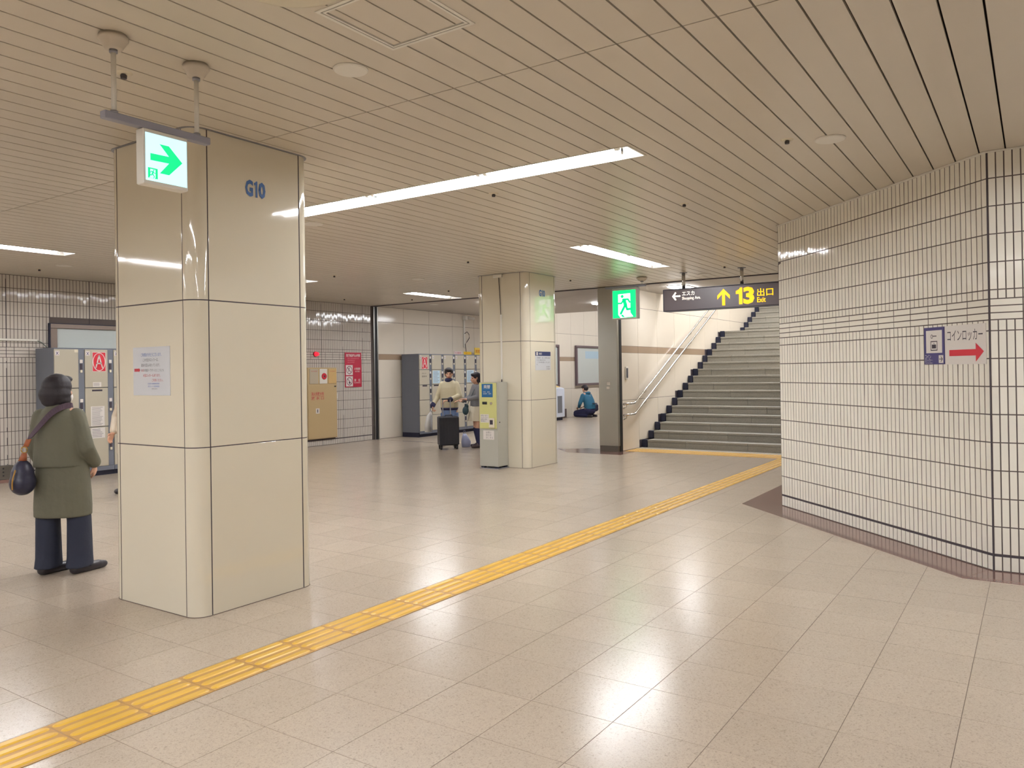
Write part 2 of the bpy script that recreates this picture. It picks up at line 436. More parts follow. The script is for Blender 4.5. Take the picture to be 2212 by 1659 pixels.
struct('wall_stair_right', box(8.45, 26, 2.0, 2.24, 0, 5.9), m_wpanel, label='stairwell side wall hidden behind the tiled wall')

# back wall (far left), tiled up to the steel channel
fb = FY(12.2)
wall_b = struct('wall_back', box(X0, 26, 12.2, 12.5, -0.1, UP), m_tgrout, label='long back wall, tiled then panelled')
XT = 3.95
def skip_b(s, z):
    x = XT+s
    return (10.70 < x < 11.51 and 0.2 < z < 1.5) or (5.80 < x < 8.6 and 0.2 < z < 2.28)
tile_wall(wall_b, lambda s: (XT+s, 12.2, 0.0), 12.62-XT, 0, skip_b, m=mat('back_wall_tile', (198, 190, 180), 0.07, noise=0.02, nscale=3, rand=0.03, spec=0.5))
g = G()
for x in [5.225+0.5916*i for i in range(-2, 13)]:
    g.join(box(x-0.004, x+0.004, 12.1965, 12.2, 0.004, H))
part('expansion_joint', g, m_joint, wall_b)
part('base_joint', box(XT, 12.62, 12.198, 12.2, 0.108, 0.120), m_joint, wall_b)
part('plain_panel', box(X0, XT, 12.185, 12.2, 0, H), m_wpanel, wall_b)
WR = [(0.005, 0.908, 0), (0.914, 1.767, 0), (1.770, 1.893, 1), (1.896, 2.612, 0), (2.618, 2.95, 0)]
def panel_wall(wall, fr, s0, s1, step, top, first=None, zmin=lambda s: 0):
    rows = [r for r in WR]
    if top > 3.2: rows[-1] = (2.618, 3.5, 0); rows.append((3.506, top, 0))
    s = s0; cuts = [s0]; s = first if first else s0+step
    while s < s1-0.05: cuts.append(s); s += step
    cuts.append(s1)
    for a, b in zip(cuts[:-1], cuts[1:]):
        for z0, z1, st in rows:
            zz = max(z0, zmin((a+b)/2))
            if z1-zz < 0.02: continue
            part('wall_panel' if not st else 'stripe_panel', fbox(fr, a+0.003, b-0.003, zz, z1, 0, 0.005 if not st else 0.004, 0.0015), m_stripe if st else m_wpanel, wall)
panel_wall(wall_b, fb, 12.81, 17.3, 0.91, H, 13.66)
panel_wall(wall_b, fb, 17.3, 25.9, 0.85, UP, 18.1)
# steel channel and pillar of the shutter
struct('trim_2', box(12.645, 12.675, 12.17, 12.2, 0, H-0.013).join(box(12.755, 12.785, 12.17, 12.2, 0, H-0.013)).join(box(12.675, 12.755, 12.185, 12.2, 0, H-0.013), 1), [m_steel, m_black], label='steel shutter guide channel on the back wall')
# block between passage and stairs
blk = box(12.66, 26, 6.2, 6.6, -0.05, 5.9)
wall_s = struct('wall_stair_left', blk, m_joint, label='cream panelled wall beside the stairs')
fs_ = FY(6.2)
panel_wall(wall_s, fs_, 12.75, 25.9, 0.885, 5.6, 13.46, lambda s: 0.0 if s < 13.6 else min(2.336, (s-13.4)*0.4907-0.1) if s < 18.6 else 2.33)
pil = thing('shutter_pillar', 'brushed steel pillar at the left of the stairs', 'pillar', (12.74, 6.38, 0))
part('steel_casing', box(12.575, 12.659, 6.195, 6.57, 0.10, H-0.013, 0.006), m_steel, pil)
part('base_plate', box(12.580, 12.659, 6.20, 6.565, 0.0, 0.10), mat('worn_steel', (104, 98, 90), 0.5, metal=0.7), pil)
part('guide_slot', box(12.662, 12.745, 6.188, 6.199, 0.0, H-0.013), m_black, pil)
fp = FX(12.575)
part('key_switch', fbox(fp, -6.406, -6.333, 1.19, 1.246, 0, 0.006, 0.002), m_chrome, pil)
part('key_switch', fbox(fp, -6.410, -6.350, 1.115, 1.165, 0, 0.006, 0.002), m_chrome, pil)
# enclosing walls out of view
struct('wall_left', box(X0-0.2, X0, Y0, Y1, 0, H+0.2), m_wpanel); struct('wall_front', box(X0, 8.9, Y0-0.2, Y0, 0, H+0.2), m_wpanel)
struct('wall_end', box(26, 26.2, 2.0, 12.5, 0, 6.0), m_wpanel)

# ================================================================ STAIRS
st = thing('staircase', 'grey granite staircase rising to the exit under the hanging sign', 'stairs', (13.56, 4.2, 0))
RISE = 0.146; GO = 0.2975
def step(x, z, depth, n, off):
    y1 = 6.075; L = 1.13
    ys = [y1]; y = y1-off
    while y > 2.35: ys.append(y); y -= L
    ys.append(2.32)
    for a, b in zip(ys[:-1], ys[1:]):
        g = box(x-0.012, min(x+depth, 25.97), b+0.002, a-0.002, z-0.042, z, 0.005)
        g.join(box(x, x+0.045, b+0.002, a-0.002, z-RISE+0.001, z-0.046))
        part('stone', g, m_stone, st)
    part('rubber_edge', box(x-0.016, x+0.05, 6.085, 6.184, z-RISE+0.002, z+0.004, 0.006), m_rub, st)
ct = G()
for i in range(16):
    x = 13.56+GO*i; z = RISE*(i+1)
    step(x, z, GO+0.01 if i < 15 else 0.3, i, [0.75, 0.30, 1.0, 0.55][i % 4])
    ct.join(box(x+0.045, 25.97, 2.31, 6.18, z-RISE, z-0.044))
ct.join(box(18.02+0.29, 19.6, 2.31, 6.18, 2.2, 2.334))
part('landing', box(18.32, 19.56, 2.32, 6.18, 2.294, 2.336), m_stone, st)
for i in range(8):
    x = 19.54+0.31*i; z = 2.336+RISE*(i+1)
    step(x, z, 0.32 if i < 7 else 3.9, i, [0.6, 1.0, 0.35][i % 3])
    ct.join(box(x+0.045, 25.97, 2.31, 6.18, z-RISE, z-0.044))
part('core', ct, m_stone, st)
part('bottom_kerb', box(13.265, 13.56, 2.32, 6.18, 0.0, 0.004), mat('pale_granite', (168, 160, 146), 0.4, noise=0.05), st)
for k, zz in ((0, 0.848), (1, 0.650)):
    hr = thing('handrail', ['upper', 'lower'][k]+' steel handrail along the cream wall of the stairs', 'handrail', (15.5, 6.12, zz), 'stair handrails')
    pts = [(12.66, 6.12, zz), (13.06, 6.12, zz), (13.12, 6.12, zz+0.006), (13.17, 6.12, zz+0.03)]
    x = 18.1; pts += [(x, 6.12, zz+0.03+(x-13.17)*0.4907), (x+0.06, 6.12, zz+0.05+(x-13.17)*0.4907), (19.4, 6.12, zz+0.05+(x-13.17)*0.4907)]
    o = part('rail', tube(pts, 0.019, 12), m_chrome, hr, True)
    for x in (12.78, 13.62, 14.8, 16.0, 17.2):
        z = zz if x < 13.1 else zz+0.03+(x-13.17)*0.4907
        part('bracket', tube([(x, 6.12, z-0.018), (x, 6.125, z-0.055), (x, 6.16, z-0.075), (x, 6.184, z-0.075)], 0.006, 8).join(cyl((x, 6.176, z-0.075), (x, 6.187, z-0.075), 0.02)), m_chrome, hr, True)

# ================================================================ TACTILE PAVING
tp = thing('tactile_paving', 'yellow guiding strip of barred tiles crossing the floor to the stairs', 'tactile paving', (6, 3.3, 0), 'tactile paving')
y0t, y1t = 3.165, 3.452
plate = mesh('tactile_tile', box(0.001, 0.2985, y0t, y1t, 0.0004, 0.0032, 0.0012), m_yel2)
def barg():
    g = G(); L0, L1_, hw = 0.007, 0.293, 0.0215; n = 6
    lo = [(L0+hw-hw*math.sin(PI*i/n), hw*math.cos(PI*i/n)) for i in range(n+1)]+[(L1_-hw+hw*math.sin(PI*i/n), -hw*math.cos(PI*i/n)) for i in range(n+1)]
    m_ = len(lo); cx = (L0+L1_)/2
    up = [((x-cx)*(1-0.012/0.138)+cx, y*0.70) for x, y in lo]
    g.add([(x, y, 0) for x, y in lo]+[(x, y, 0.005) for x, y in up], [tuple(range(m_, 2*m_))]+[(i, (i+1) % m_, m_+(i+1) % m_, m_+i) for i in range(m_)])
    if Vector(g.v[m_+1]) and True:
        a, b, c = [Vector(g.v[i]) for i in g.f[0][:3]]
        if (b-a).cross(c-b).z < 0: g.f = [tuple(reversed(q)) for q in g.f]
    return g
bar = mesh('bar', barg(), m_yel)
x = 1.312
while x > -2: x -= 0.30
i = 0
while x < 12.55:
    o = inst('tactile_tile', plate, tp, (x, 0, 0)); o.location = Vector((x, 0, 0))-ORG[tp]; ORG[o] = Vector((x, 0, 0))
    for kx in range(4):
        b_ = bpy.data.objects.new('bar', bar); COL.objects.link(b_); b_.parent = o; b_.location = (0, y0t+0.036+kx*0.072, 0.0032)
    x += 0.3003
wp = thing('warning_paving', 'yellow dotted warning strip at the foot of the stairs', 'tactile paving', (12.92, 4.6, 0), 'tactile paving')
dg = G()
for i in range(13):
    ya = 6.16-0.3*i
    part('tactile_tile', box(12.74, 13.26, max(ya-0.298, 2.32), ya, 0.0004, 0.0034, 0.001), m_yel2, wp)
    for a in range(9):
        for b_ in range(5):
            cx, cy = 12.77+a*0.058, ya-0.03-b_*0.06
            if cy < 2.35: continue
            dg.join(cyl((cx, cy, 0.003), (cx, cy, 0.008), 0.017, 0.011, 8))
part('raised_dots', dg, m_yel, wp, kind='stuff')

# ================================================================ COLUMNS
CR, CW = 0.101, 0.719
def column(a, b, label):
    c = thing('column', label, 'column', (a+0.46, b+0.46, 0), 'square columns clad in cream panels')
    e = 2*CR+CW; rows = [(0.0, 1.018), (1.024, 1.911), (1.918, H-0.004)]
    i_ = 0.0018; ring = []
    for cx, cy, s0 in ((a+CR, b+CR, PI), (a+e-CR, b+CR, 1.5*PI), (a+e-CR, b+e-CR, 0), (a+CR, b+e-CR, PI/2)):
        ring += [(cx+(CR-i_)*math.cos(s0+PI/2*q/12), cy+(CR-i_)*math.sin(s0+PI/2*q/12)) for q in range(13)]
    part('core', slab(ring, 0.0, H-0.002), m_joint, c)
    for z0, z1 in rows:
        for k in range(4):
            t = 0.03; gp = 0.0085
            if k == 0: g = box(a, a+t, b+CR+gp, b+CR+CW-gp, z0, z1, 0.0015)
            elif k == 1: g = box(a+CR+gp, a+CR+CW-gp, b, b+t, z0, z1, 0.0015)
            elif k == 2: g = box(a+e-t, a+e, b+CR+gp, b+CR+CW-gp, z0, z1, 0.0015)
            else: g = box(a+CR+gp, a+CR+CW-gp, b+e-t, b+e, z0, z1, 0.0015)
            part('panel', g, m_enamel, c)
            cx = a+CR if k in (0, 3) else a+e-CR; cy = b+CR if k in (0, 1) else b+e-CR
            st_ = {0: PI, 1: 1.5*PI, 2: 0, 3: PI/2}[k]; n = 12
            ring = [(cx+CR*math.cos(st_+PI/2*i/n), cy+CR*math.sin(st_+PI/2*i/n)) for i in range(n+1)]
            ring2 = [(cx+(CR-t)*math.cos(st_+PI/2*i/n), cy+(CR-t)*math.sin(st_+PI/2*i/n)) for i in range(n, -1, -1)]
            o = part('corner_panel', slab(ring+ring2, z0, z1), m_enamel, c); autosmooth(o, 0.5)
    # thin rail at the ceiling
    i_ = -0.0035; ring = []
    for cx, cy, s0 in ((a+CR, b+CR, PI), (a+e-CR, b+CR, 1.5*PI), (a+e-CR, b+e-CR, 0), (a+CR, b+e-CR, PI/2)):
        ring += [(cx+(CR-i_)*math.cos(s0+PI/2*q/12), cy+(CR-i_)*math.sin(s0+PI/2*q/12)) for q in range(13)]
    part('base_joint', slab(ring, 0.0, 0.0035), m_grout, c)
    i_ = -0.016; ring = []
    for cx, cy, s0 in ((a+CR, b+CR, PI), (a+e-CR, b+CR, 1.5*PI), (a+e-CR, b+e-CR, 0), (a+CR, b+e-CR, PI/2)):
        ring += [(cx+(CR-i_)*math.cos(s0+PI/2*q/12), cy+(CR-i_)*math.sin(s0+PI/2*q/12)) for q in range(13)]
    part('top_trim', slab(ring, H-0.0035, H-0.0005), m_alu, c)
    return c
C1 = column(2.810, 4.173, 'nearest cream panelled column, with the arrow sign in front')
C2 = column(9.832, 6.337, 'farther cream panelled column with the money changer at its side')
f1x, f1y = FX(2.81), FY(4.173); f2x, f2y = FX(9.832), FY(6.337)
def g10(fr, x0, x1, z0, z1):
    W, h_ = x1-x0, z1-z0; q = lambda u: x0+u*W
    g = ftext(fr, 'G', q(0), q(0.385), z0, z1, 0.002, 0.045)
    g.join(fpoly(fr, [(q(u), z0+v*h_) for u, v in [(0.50, 0.015), (0.60, 0.015), (0.60, 0.985), (0.53, 0.985), (0.50, 0.92), (0.435, 0.86), (0.435, 0.73), (0.50, 0.75)]], 0.002))
    return g.join(ftext(fr, '0', q(0.645), q(1.0), z0, z1, 0.002, 0.045))
part('lettering', g10(f1y, 3.189, 3.347, 2.600, 2.708), m_g10, C1)
part('lettering', g10(f2y, 10.202, 10.378, 2.608, 2.712), m_g10, C2)

# notices on the columns
n1 = thing('notice', 'white paper notice of printed lines with small red arrow, on the nearest column', 'notice', (2.81, 4.616, 1.337))
part('sheet', fbox(f1x, -4.818, -4.415, 1.337, 1.642, 0.0005, 0.002), m_paper, n1)
for s, y0, y1, z0, z1, m in [('ご利用ありがとうございます。', 4.727, 4.504, 1.581, 1.605, m_blue), ('この付近のロッカーは、', 4.708, 4.538, 1.550, 1.571, m_ink), ('週末大変込み合っています。', 4.727, 4.521, 1.517, 1.538, m_ink),
        ('矢印', 4.728, 4.698, 1.486, 1.504, m_red2), ('の階段へ下がったところにも', 4.696, 4.481, 1.486, 1.504, m_ink), ('大型ロッカーもあります。', 4.707, 4.518, 1.453, 1.472, m_red2), ('ご利用ください。', 4.610, 4.489, 1.423, 1.441, m_red2),
        ('名古屋市交通局駅務区管理係', 4.655, 4.529, 1.406, 1.416, m_blue), ('受付ロッカー管理業務委託', 4.653, 4.529, 1.389, 1.399, m_blue), ('お問い合わせ', 4.613, 4.552, 1.374, 1.383, m_ink)]:
    part('lettering', ftext(f1x, s, -y0, -y1, z0, z1, 0.0026), m, n1)
part('arrow', fpoly(f1x, [(-4.804, 1.488), (-4.752, 1.488), (-4.752, 1.483), (-4.738, 1.4975), (-4.752, 1.512), (-4.752, 1.507), (-4.804, 1.507)], 0.0026), m_red2, n1)
n2 = thing('notice', 'white notice with navy heading on the farther column', 'notice', (10.29, 6.337, 1.47))
part('sheet', fbox(f2y, 10.065, 10.514, 1.472, 1.758, 0.0005, 0.003), m_paper, n2)
part('heading_band', frect(f2y, 10.065, 10.514, 1.692, 1.758, 0.0035), m_navy2, n2)
part('lettering', ftext(f2y, '両替機', 10.17, 10.26, 1.708, 1.742, 0.004, 0.02), m_signw, n2)
part('pictogram', frect(f2y, 10.095, 10.14, 1.70, 1.75, 0.004), m_signw, n2)
for i, (s, x0, x1) in enumerate([('両替機で、新しい紙幣は使用', 10.11, 10.49), ('できない場合があります。', 10.10, 10.37), ('ご了承の程お願いいたします', 10.12, 10.49), ('す。', 10.10, 10.14), ('名古屋市', 10.38, 10.49), ('交通局', 10.38, 10.49)]):
    z = 1.672-0.034*i; part('lettering', ftext(f2y, s, x0, x1, z-0.022, z, 0.004), m_ink, n2)

# ================================================================ CEILING LIGHTS
def lamp(L, label, zc=H, strength=None):
    x0, x1, y0, y1, ax, n = L
    t = thing('ceiling_light', label, 'ceiling light', ((x0+x1)/2, (y0+y1)/2, zc), 'recessed fluorescent ceiling lights')
    g = G(); d = 0.085; fl = 0.006
    # tapered reflector trough
    sx = 0.05; A = [(x0, y0), (x1, y0), (x1, y1), (x0, y1)]; B = [(x0+sx, y0+sx), (x1-sx, y0+sx), (x1-sx, y1-sx), (x0+sx, y1-sx)]
    g.add([(x, y, zc) for x, y in A]+[(x, y, zc+d) for x, y in B], [(0, 1, 5, 4), (1, 2, 6, 5), (2, 3, 7, 6), (3, 0, 4, 7), (4, 5, 6, 7)])
    part('reflector', g, m_hous, t)
    r = G(); w_ = 0.012
    for bx in ((x0-w_, x1+w_, y0-w_, y0), (x0-w_, x1+w_, y1, y1+w_), (x0-w_, x0, y0, y1), (x1, x1+w_, y0, y1)): r.join(box(*bx, zc-0.004, zc+0.001))
    part('rim', r, m_white, t)
    a0, a1 = (x0, x1) if ax == 'x' else (y0, y1); c = (y0+y1)/2 if ax == 'x' else (x0+x1)/2
    a0 += 0.10; a1 -= 0.10; Ls = (a1-a0)/n
    for i in range(n):
        s0, s1 = a0+i*Ls+0.025, a0+(i+1)*Ls-0.025
        for q, sh in ((-0.055, 0.0), (0.055, 0.03 if n > 1 else 0)):
            P_ = (lambda s: (s, c+q, zc+0.028)) if ax == 'x' else (lambda s: (c+q, s, zc+0.028))
            part('tube', cyl(P_(s0+sh), P_(s1+sh-0.03), 0.016, n=10), m_tube, t, True)
            for e in (s0+sh-0.015, s1+sh-0.03):
                part('tube_holder', cyl(P_(e-0.010), P_(e+0.022), 0.021, n=10).join(box(*( (e-0.01, e+0.02, c+q-0.018, c+q+0.018) if ax == 'x' else (c+q-0.018, c+q+0.018, e-0.01, e+0.02)), zc+0.03, zc+0.08)), m_white, t)
LN = ['long line of fluorescent tubes crossing the ceiling, right of the near column', 'fluorescent ceiling light left of the exit signs', 'fluorescent ceiling light at the left edge of the picture',
      'fluorescent ceiling light near the left wall, behind the viewer', 'fluorescent ceiling light at the far left end, behind the viewer', 'fluorescent ceiling light just right of the near column',
      'short fluorescent ceiling light above the distant lockers', 'unseen fluorescent line added in the ceiling just above the viewer', 'unseen fluorescent line added in the ceiling left of the viewer', 'unseen fluorescent line added in the ceiling right of the viewer', 'unseen fluorescent line added in the ceiling far behind the viewer']
for L, s in zip(LAMPS, LN): lamp(L, s)
def surf_lamp(L, label, zc, depth=0.05):
    x0, x1, y0, y1, ax, n = L
    t = thing('ceiling_light', label, 'ceiling light', ((x0+x1)/2, (y0+y1)/2, zc-depth), 'surface fluorescent lights past the shutter')
    part('housing', box(x0, x1, y0, y1, zc-depth*0.35, zc-0.0005, 0.003), m_hous, t)
    part('diffuser', box(x0+0.012, x1-0.012, y0+0.012, y1-0.012, zc-depth, zc-depth*0.36, 0.008), m_tube2, t)
surf_lamp((13.15, 13.95, 5.16, 5.48, 'x', 1), 'small ceiling light just behind the hanging exit sign', H, 0.04)
surf_lamp((13.42, 15.88, 9.56, 9.83, 'x', 2), 'ceiling light beyond the shutter line above the distant lockers', H, 0.04)
surf_lamp((15.25, 15.50, 6.9, 8.13, 'y', 1), 'ceiling light seen beside the steel pillar', H, 0.04)
surf_lamp((19.2, 21.6, 9.8, 10.1, 'x', 2), 'unseen ceiling light added in the high far passage', UP, 0.06)  # added out of sight to brighten the far wall
surf_lamp((22.6, 25.0, 9.8, 10.1, 'x', 2), 'second unseen ceiling light added in the high far passage', UP, 0.06)  # another hidden lamp added for the far wall
surf_lamp((17.8, 18.1, 7.2, 9.8, 'y', 2), 'unseen ceiling light added just past the bulkhead of the far passage', UP, 0.06)  # hidden lamp added to lift the passage floor

surf_lamp((15.4, 15.9, 2.8, 5.8, 'y', 2), 'unseen light added over the lower stair flight', 5.2, 0.06)  # hidden lamp added to brighten the lower steps
surf_lamp((17.6, 18.1, 2.8, 5.8, 'y', 2), 'unseen light added over the middle of the stairs', 5.6, 0.06)  # added above the visible stairwell for more light on the steps
surf_lamp((20.4, 20.7, 3.2, 5.6, 'y', 2), 'unseen light added over the stair landing', 5.9, 0.06)  # hidden lamp added to light the upper flight

# ================================================================ CEILING FITTINGS
t = thing('access_hatch', 'square framed access hatch in the ceiling', 'hatch', (2.47, 2.22, H))
hx0, hx1, hy0, hy1 = HATCH; g = G()
for k, (i_, w_) in enumerate(((0.0, 0.016), (0.022, 0.010))):
    for bx in ((hx0+i_, hx1-i_, hy0+i_, hy0+i_+w_), (hx0+i_, hx1-i_, hy1-i_-w_, hy1-i_), (hx0+i_, hx0+i_+w_, hy0+i_+w_, hy1-i_-w_), (hx1-i_-w_, hx1-i_, hy0+i_+w_, hy1-i_-w_)): g.join(box(*bx, H-0.004, H+0.01))
part('frame', g, m_white, t)
for y0, y1 in ((hy0+0.036, 2.061-0.003), (2.067, 2.218), (2.226, 2.376), (2.384, hy1-0.036)):
    part('lid_panel', box(hx0+0.036, hx1-0.036, y0, y1, H+0.001, H+0.012), m_ceil, t)
single('ceiling_disc', lathe(1.975, 2.33, [(0.0, H-0.022), (0.20, H-0.022), (0.232, H-0.012), (0.238, H-0.0005)], 40), m_cream, 'large round cream cover on the ceiling at the top edge beside the hatch', 'ceiling cover', smooth=True)
for x, y, r, lb in [(2.76, 2.787, 0.086, 'round white speaker cover on the ceiling below the hatch'), (5.447, 1.109, 0.097, 'round white speaker cover on the ceiling near the tiled wall'), (5.30, 10.70, 0.10, 'faint round speaker cover on the ceiling over the left lockers'),
                 (5.35, 5.95, 0.10, 'round speaker cover on the ceiling just under the long light'), (9.48, 8.14, 0.10, 'distant round speaker cover before the far column'), (13.2, 10.9, 0.10, 'round cover on the smooth ceiling past the shutter'), (11.977, 4.35, 0.10, 'round speaker cover above the hanging exit sign')]:
    o = single('ceiling_speaker', lathe(x, y, [(0.0, H-0.010), (r*0.93, H-0.010), (r, H-0.005), (r, H-0.0003)], 32), m_white, lb, 'speaker', group='round ceiling speaker covers')
for k, (x, y, lb) in enumerate([(5.295, 1.346, 'near the tiled wall and round speaker cover'), (6.764, 2.636, 'between the two ceiling light lines'), (5.377, 3.774, 'below the long light line'), (2.139, 3.722, 'behind the arrow sign poles'), (5.265, 11.296, 'above the left lockers'),
        (8.335, 8.823, 'right of the near column'), (11.98, 10.46, 'beside the short distant light'), (8.419, 6.346, 'left above the far column'), (11.245, 3.779, 'above the hanging exit sign'), (11.2, 6.344, 'just right of the far column'), (11.158, 8.863, 'left of the far column'), (11.03, 11.4, 'near the far tiled wall')]):
    t = thing('sprinkler', 'small dark sprinkler head '+lb, 'sprinkler', (x, y, H), 'ceiling sprinkler heads')
    part('collar', lathe(x, y, [(0.0, H-0.006), (0.03, H-0.006), (0.042, H-0.0003)], 20), m_cream, t)
    part('head', lathe(x, y, [(0.0, H-0.028), (0.014, H-0.028), (0.016, H-0.012), (0.010, H-0.006)], 16), mat('sprinkler_dark', (66, 60, 62), 0.5), t)

# ================================================================ HANGING SIGNS
def man(fr, s0, s1, z0, z1, d, flip, mg, mw, parent, full=True):
    W, Hh = s1-s0, z1-z0
    q = lambda u, v: (s0+(1-u if flip else u)*W, z0+v*Hh)
    pl = lambda pts, dd: fpoly(fr, [q(*p) for p in (pts[::-1] if flip else pts)], dd)
    if full: part('pictogram_ground', frect(fr, s0, s1, z0, z1, d), mg, parent)
    part('pictogram_doorway', pl([(0.34, 0.0), (0.89, 0.03), (0.77, 0.17), (0.77, 0.88), (0.24, 0.86), (0.24, 0.11)], d+0.0006), mw, parent)
    g = G(); g.join(fcirc(fr, *q(0.42, 0.78), 0.066*W, d+0.0012))
    for pts, w_ in [([(0.45, 0.665), (0.67, 0.665), (0.74, 0.56)], 0.075), ([(0.47, 0.65), (0.385, 0.53), (0.25, 0.53)], 0.07), ([(0.51, 0.62), (0.565, 0.44)], 0.15), ([(0.54, 0.45), (0.45, 0.31), (0.355, 0.16)], 0.10), ([(0.575, 0.44), (0.63, 0.30), (0.84, 0.315)], 0.095)]:
        g.join(fstroke(fr, [q(*p) for p in pts], w_*W, d+0.0012))
    g.join(pl([(0.35, 0.115), (0.42, 0.02), (0.53, 0.02), (0.44, 0.115)], d+0.0012))
    part('running_man', g, mg, parent)

def bell_pole(x, y, zb, parent, r=0.011, bw=0.062):
    part('ceiling_rose', lathe(x, y, [(0.0, H-0.064), (bw*0.55, H-0.064), (bw*0.62, H-0.058), (bw*0.93, H-0.026), (bw, H-0.022), (bw, H-0.009), (bw*0.9, H-0.009), (bw*0.9, H-0.0003)], 24), mat('rose_grey', (196, 186, 170), 0.5), parent, True)
    part('pole', cyl((x, y, zb), (x, y, H-0.06), r, n=14), m_white, parent, True)
    part('pole_collar', cyl((x, y, H-0.078), (x, y, H-0.064), r*1.6, n=14), m_alu, parent, True)
    part('pole_collar', cyl((x, y, zb), (x, y, zb+0.01), r*1.5, n=14), m_alu, parent, True)

t = thing('arrow_sign', 'small lit white sign with green arrow hung before the near column', 'sign', (2.11, 3.35, H))
for x in (1.877, 2.284): bell_pole(x, 3.345, 2.612, t)
part('hanging_bar', box(1.825, 2.345, 3.325, 3.365, 2.578, 2.612, 0.003), mat('bar_grey', (146, 146, 158), 0.4), t)
part('case', box(1.995, 2.218, 3.322, 3.378, 2.325, 2.577, 0.004), m_white, t)
fa = FY(3.322); w0, w1, h0, h1 = 2.006, 2.212, 2.343, 2.559; W, Hh = w1-w0, h1-h0
part('lit_face', frect(fa, w0, w1, h0, h1, 0.001), m_exw, t)
part('arrow', fpoly(fa, [(w0+u*W, h0+v*Hh) for u, v in [(.11, .43), (.555, .44), (.33, .19), (.555, .19), (.885, .51), (.555, .81), (.33, .81), (.555, .585), (.11, .575)]], 0.0018), m_exg, t)
man(fa, w0+0.05*W, w0+0.28*W, h0+0.05*Hh, h0+0.27*Hh, 0.0016, True, m_exg, m_exw, t)

XE = 11.61; fe = FX(XE)
t = thing('exit_sign', 'green lit emergency exit sign with running figure beside the steel pillar', 'sign', (XE+0.05, 5.57, H))
bell_pole(XE+0.06, 5.285, 2.835, t, 0.016, 0.088)
part('hanging_bar', box(XE+0.03, XE+0.09, 5.22, 5.94, 2.803, 2.835, 0.003), MATS['bar_grey'], t)
part('case', box(XE, XE+0.115, 5.353, 5.797, 2.290, 2.800, 0.006), mat('case_grey', (176, 178, 170), 0.4), t)
man(fe, -5.782, -5.373, 2.310, 2.757, 0.0015, False, m_exg, m_exw2, t)

XS = 11.50; fs = FX(XS)
t = thing('hanging_sign', 'long dark grey hanging sign for exit 13 over the stairs', 'sign', (XS+0.07, 3.8, H))
for y in (4.541, 3.629, 2.717):
    part('pole', cyl((XS+0.05, y, 2.69), (XS+0.05, y, H-0.001), 0.018, n=14), m_chrome, t, True)
    part('pole', cyl((XS+0.10, y, 2.69), (XS+0.10, y, H-0.001), 0.018, n=14), m_chrome, t, True)
    part('pole_flange', cyl((XS+0.075, y, H-0.008), (XS+0.075, y, H-0.0005), 0.06, n=20), m_alu, t)
part('case', box(XS, XS+0.15, 2.55, 4.846, 2.362, 2.698, 0.012), m_sgn, t)
part('frame_edge', box(XS-0.004, XS+0.154, 4.838, 4.853, 2.358, 2.702, 0.004).join(box(XS-0.004, XS+0.154, 2.55, 4.84, 2.356, 2.364)).join(box(XS-0.004, XS+0.154, 2.55, 4.84, 2.696, 2.704)), mat('frame_slate', (62, 62, 74), 0.4), t)
def arrow_left(fr, s0, s1, z0, z1, d):
    zc = (z0+z1)/2; hh = (z1-z0)/2; g = fstroke(fr, [(s0+0.02, zc), (s1, zc)], hh*0.42, d)
    return g.join(fstroke(fr, [(s0+hh*0.95, z1-0.01), (s0+0.018, zc), (s0+hh*0.95, z0+0.01)], hh*0.42, d))
part('arrow', arrow_left(fs, -4.704, -4.575, 2.527, 2.649, 0.002), m_sgw, t)
part('lettering', ftext(fs, 'エスカ', -4.539, -4.338, 2.590, 2.655, 0.002, 0.02), m_sgw, t)
part('lettering', ftext(fs, 'Shopping Ave.', -4.540, -4.243, 2.513, 2.573, 0.002, 0.015), m_sgw, t)
yc = -3.886
part('arrow', fpoly(fs, [(yc-0.023, 2.401), (yc+0.023, 2.401), (yc+0.023, 2.569), (yc+0.096, 2.494), (yc+0.096, 2.553), (yc, 2.652), (yc-0.096, 2.553), (yc-0.096, 2.494), (yc-0.023, 2.569)], 0.002), m_sgy, t)
part('lettering', fpoly(fs, [(-3.700+u*0.098, 2.404+v*0.249) for u, v in [(0.48, 0), (1, 0), (1, 1), (0.66, 1), (0.50, 0.90), (0.0, 0.80), (0, 0.62), (0.48, 0.62)]], 0.002), m_sgy, t)
part('lettering', ftext(fs, '3', -3.590, -3.425, 2.402, 2.655, 0.002, 0.045), m_sgy, t)
part('lettering', ftext(fs, '出口', -3.385, -3.152, 2.505, 2.620, 0.002, 0.015), m_sgy, t)
part('lettering', ftext(fs, 'Exit', -3.387, -3.261, 2.416, 2.492, 0.002, 0.02), m_sgy, t)

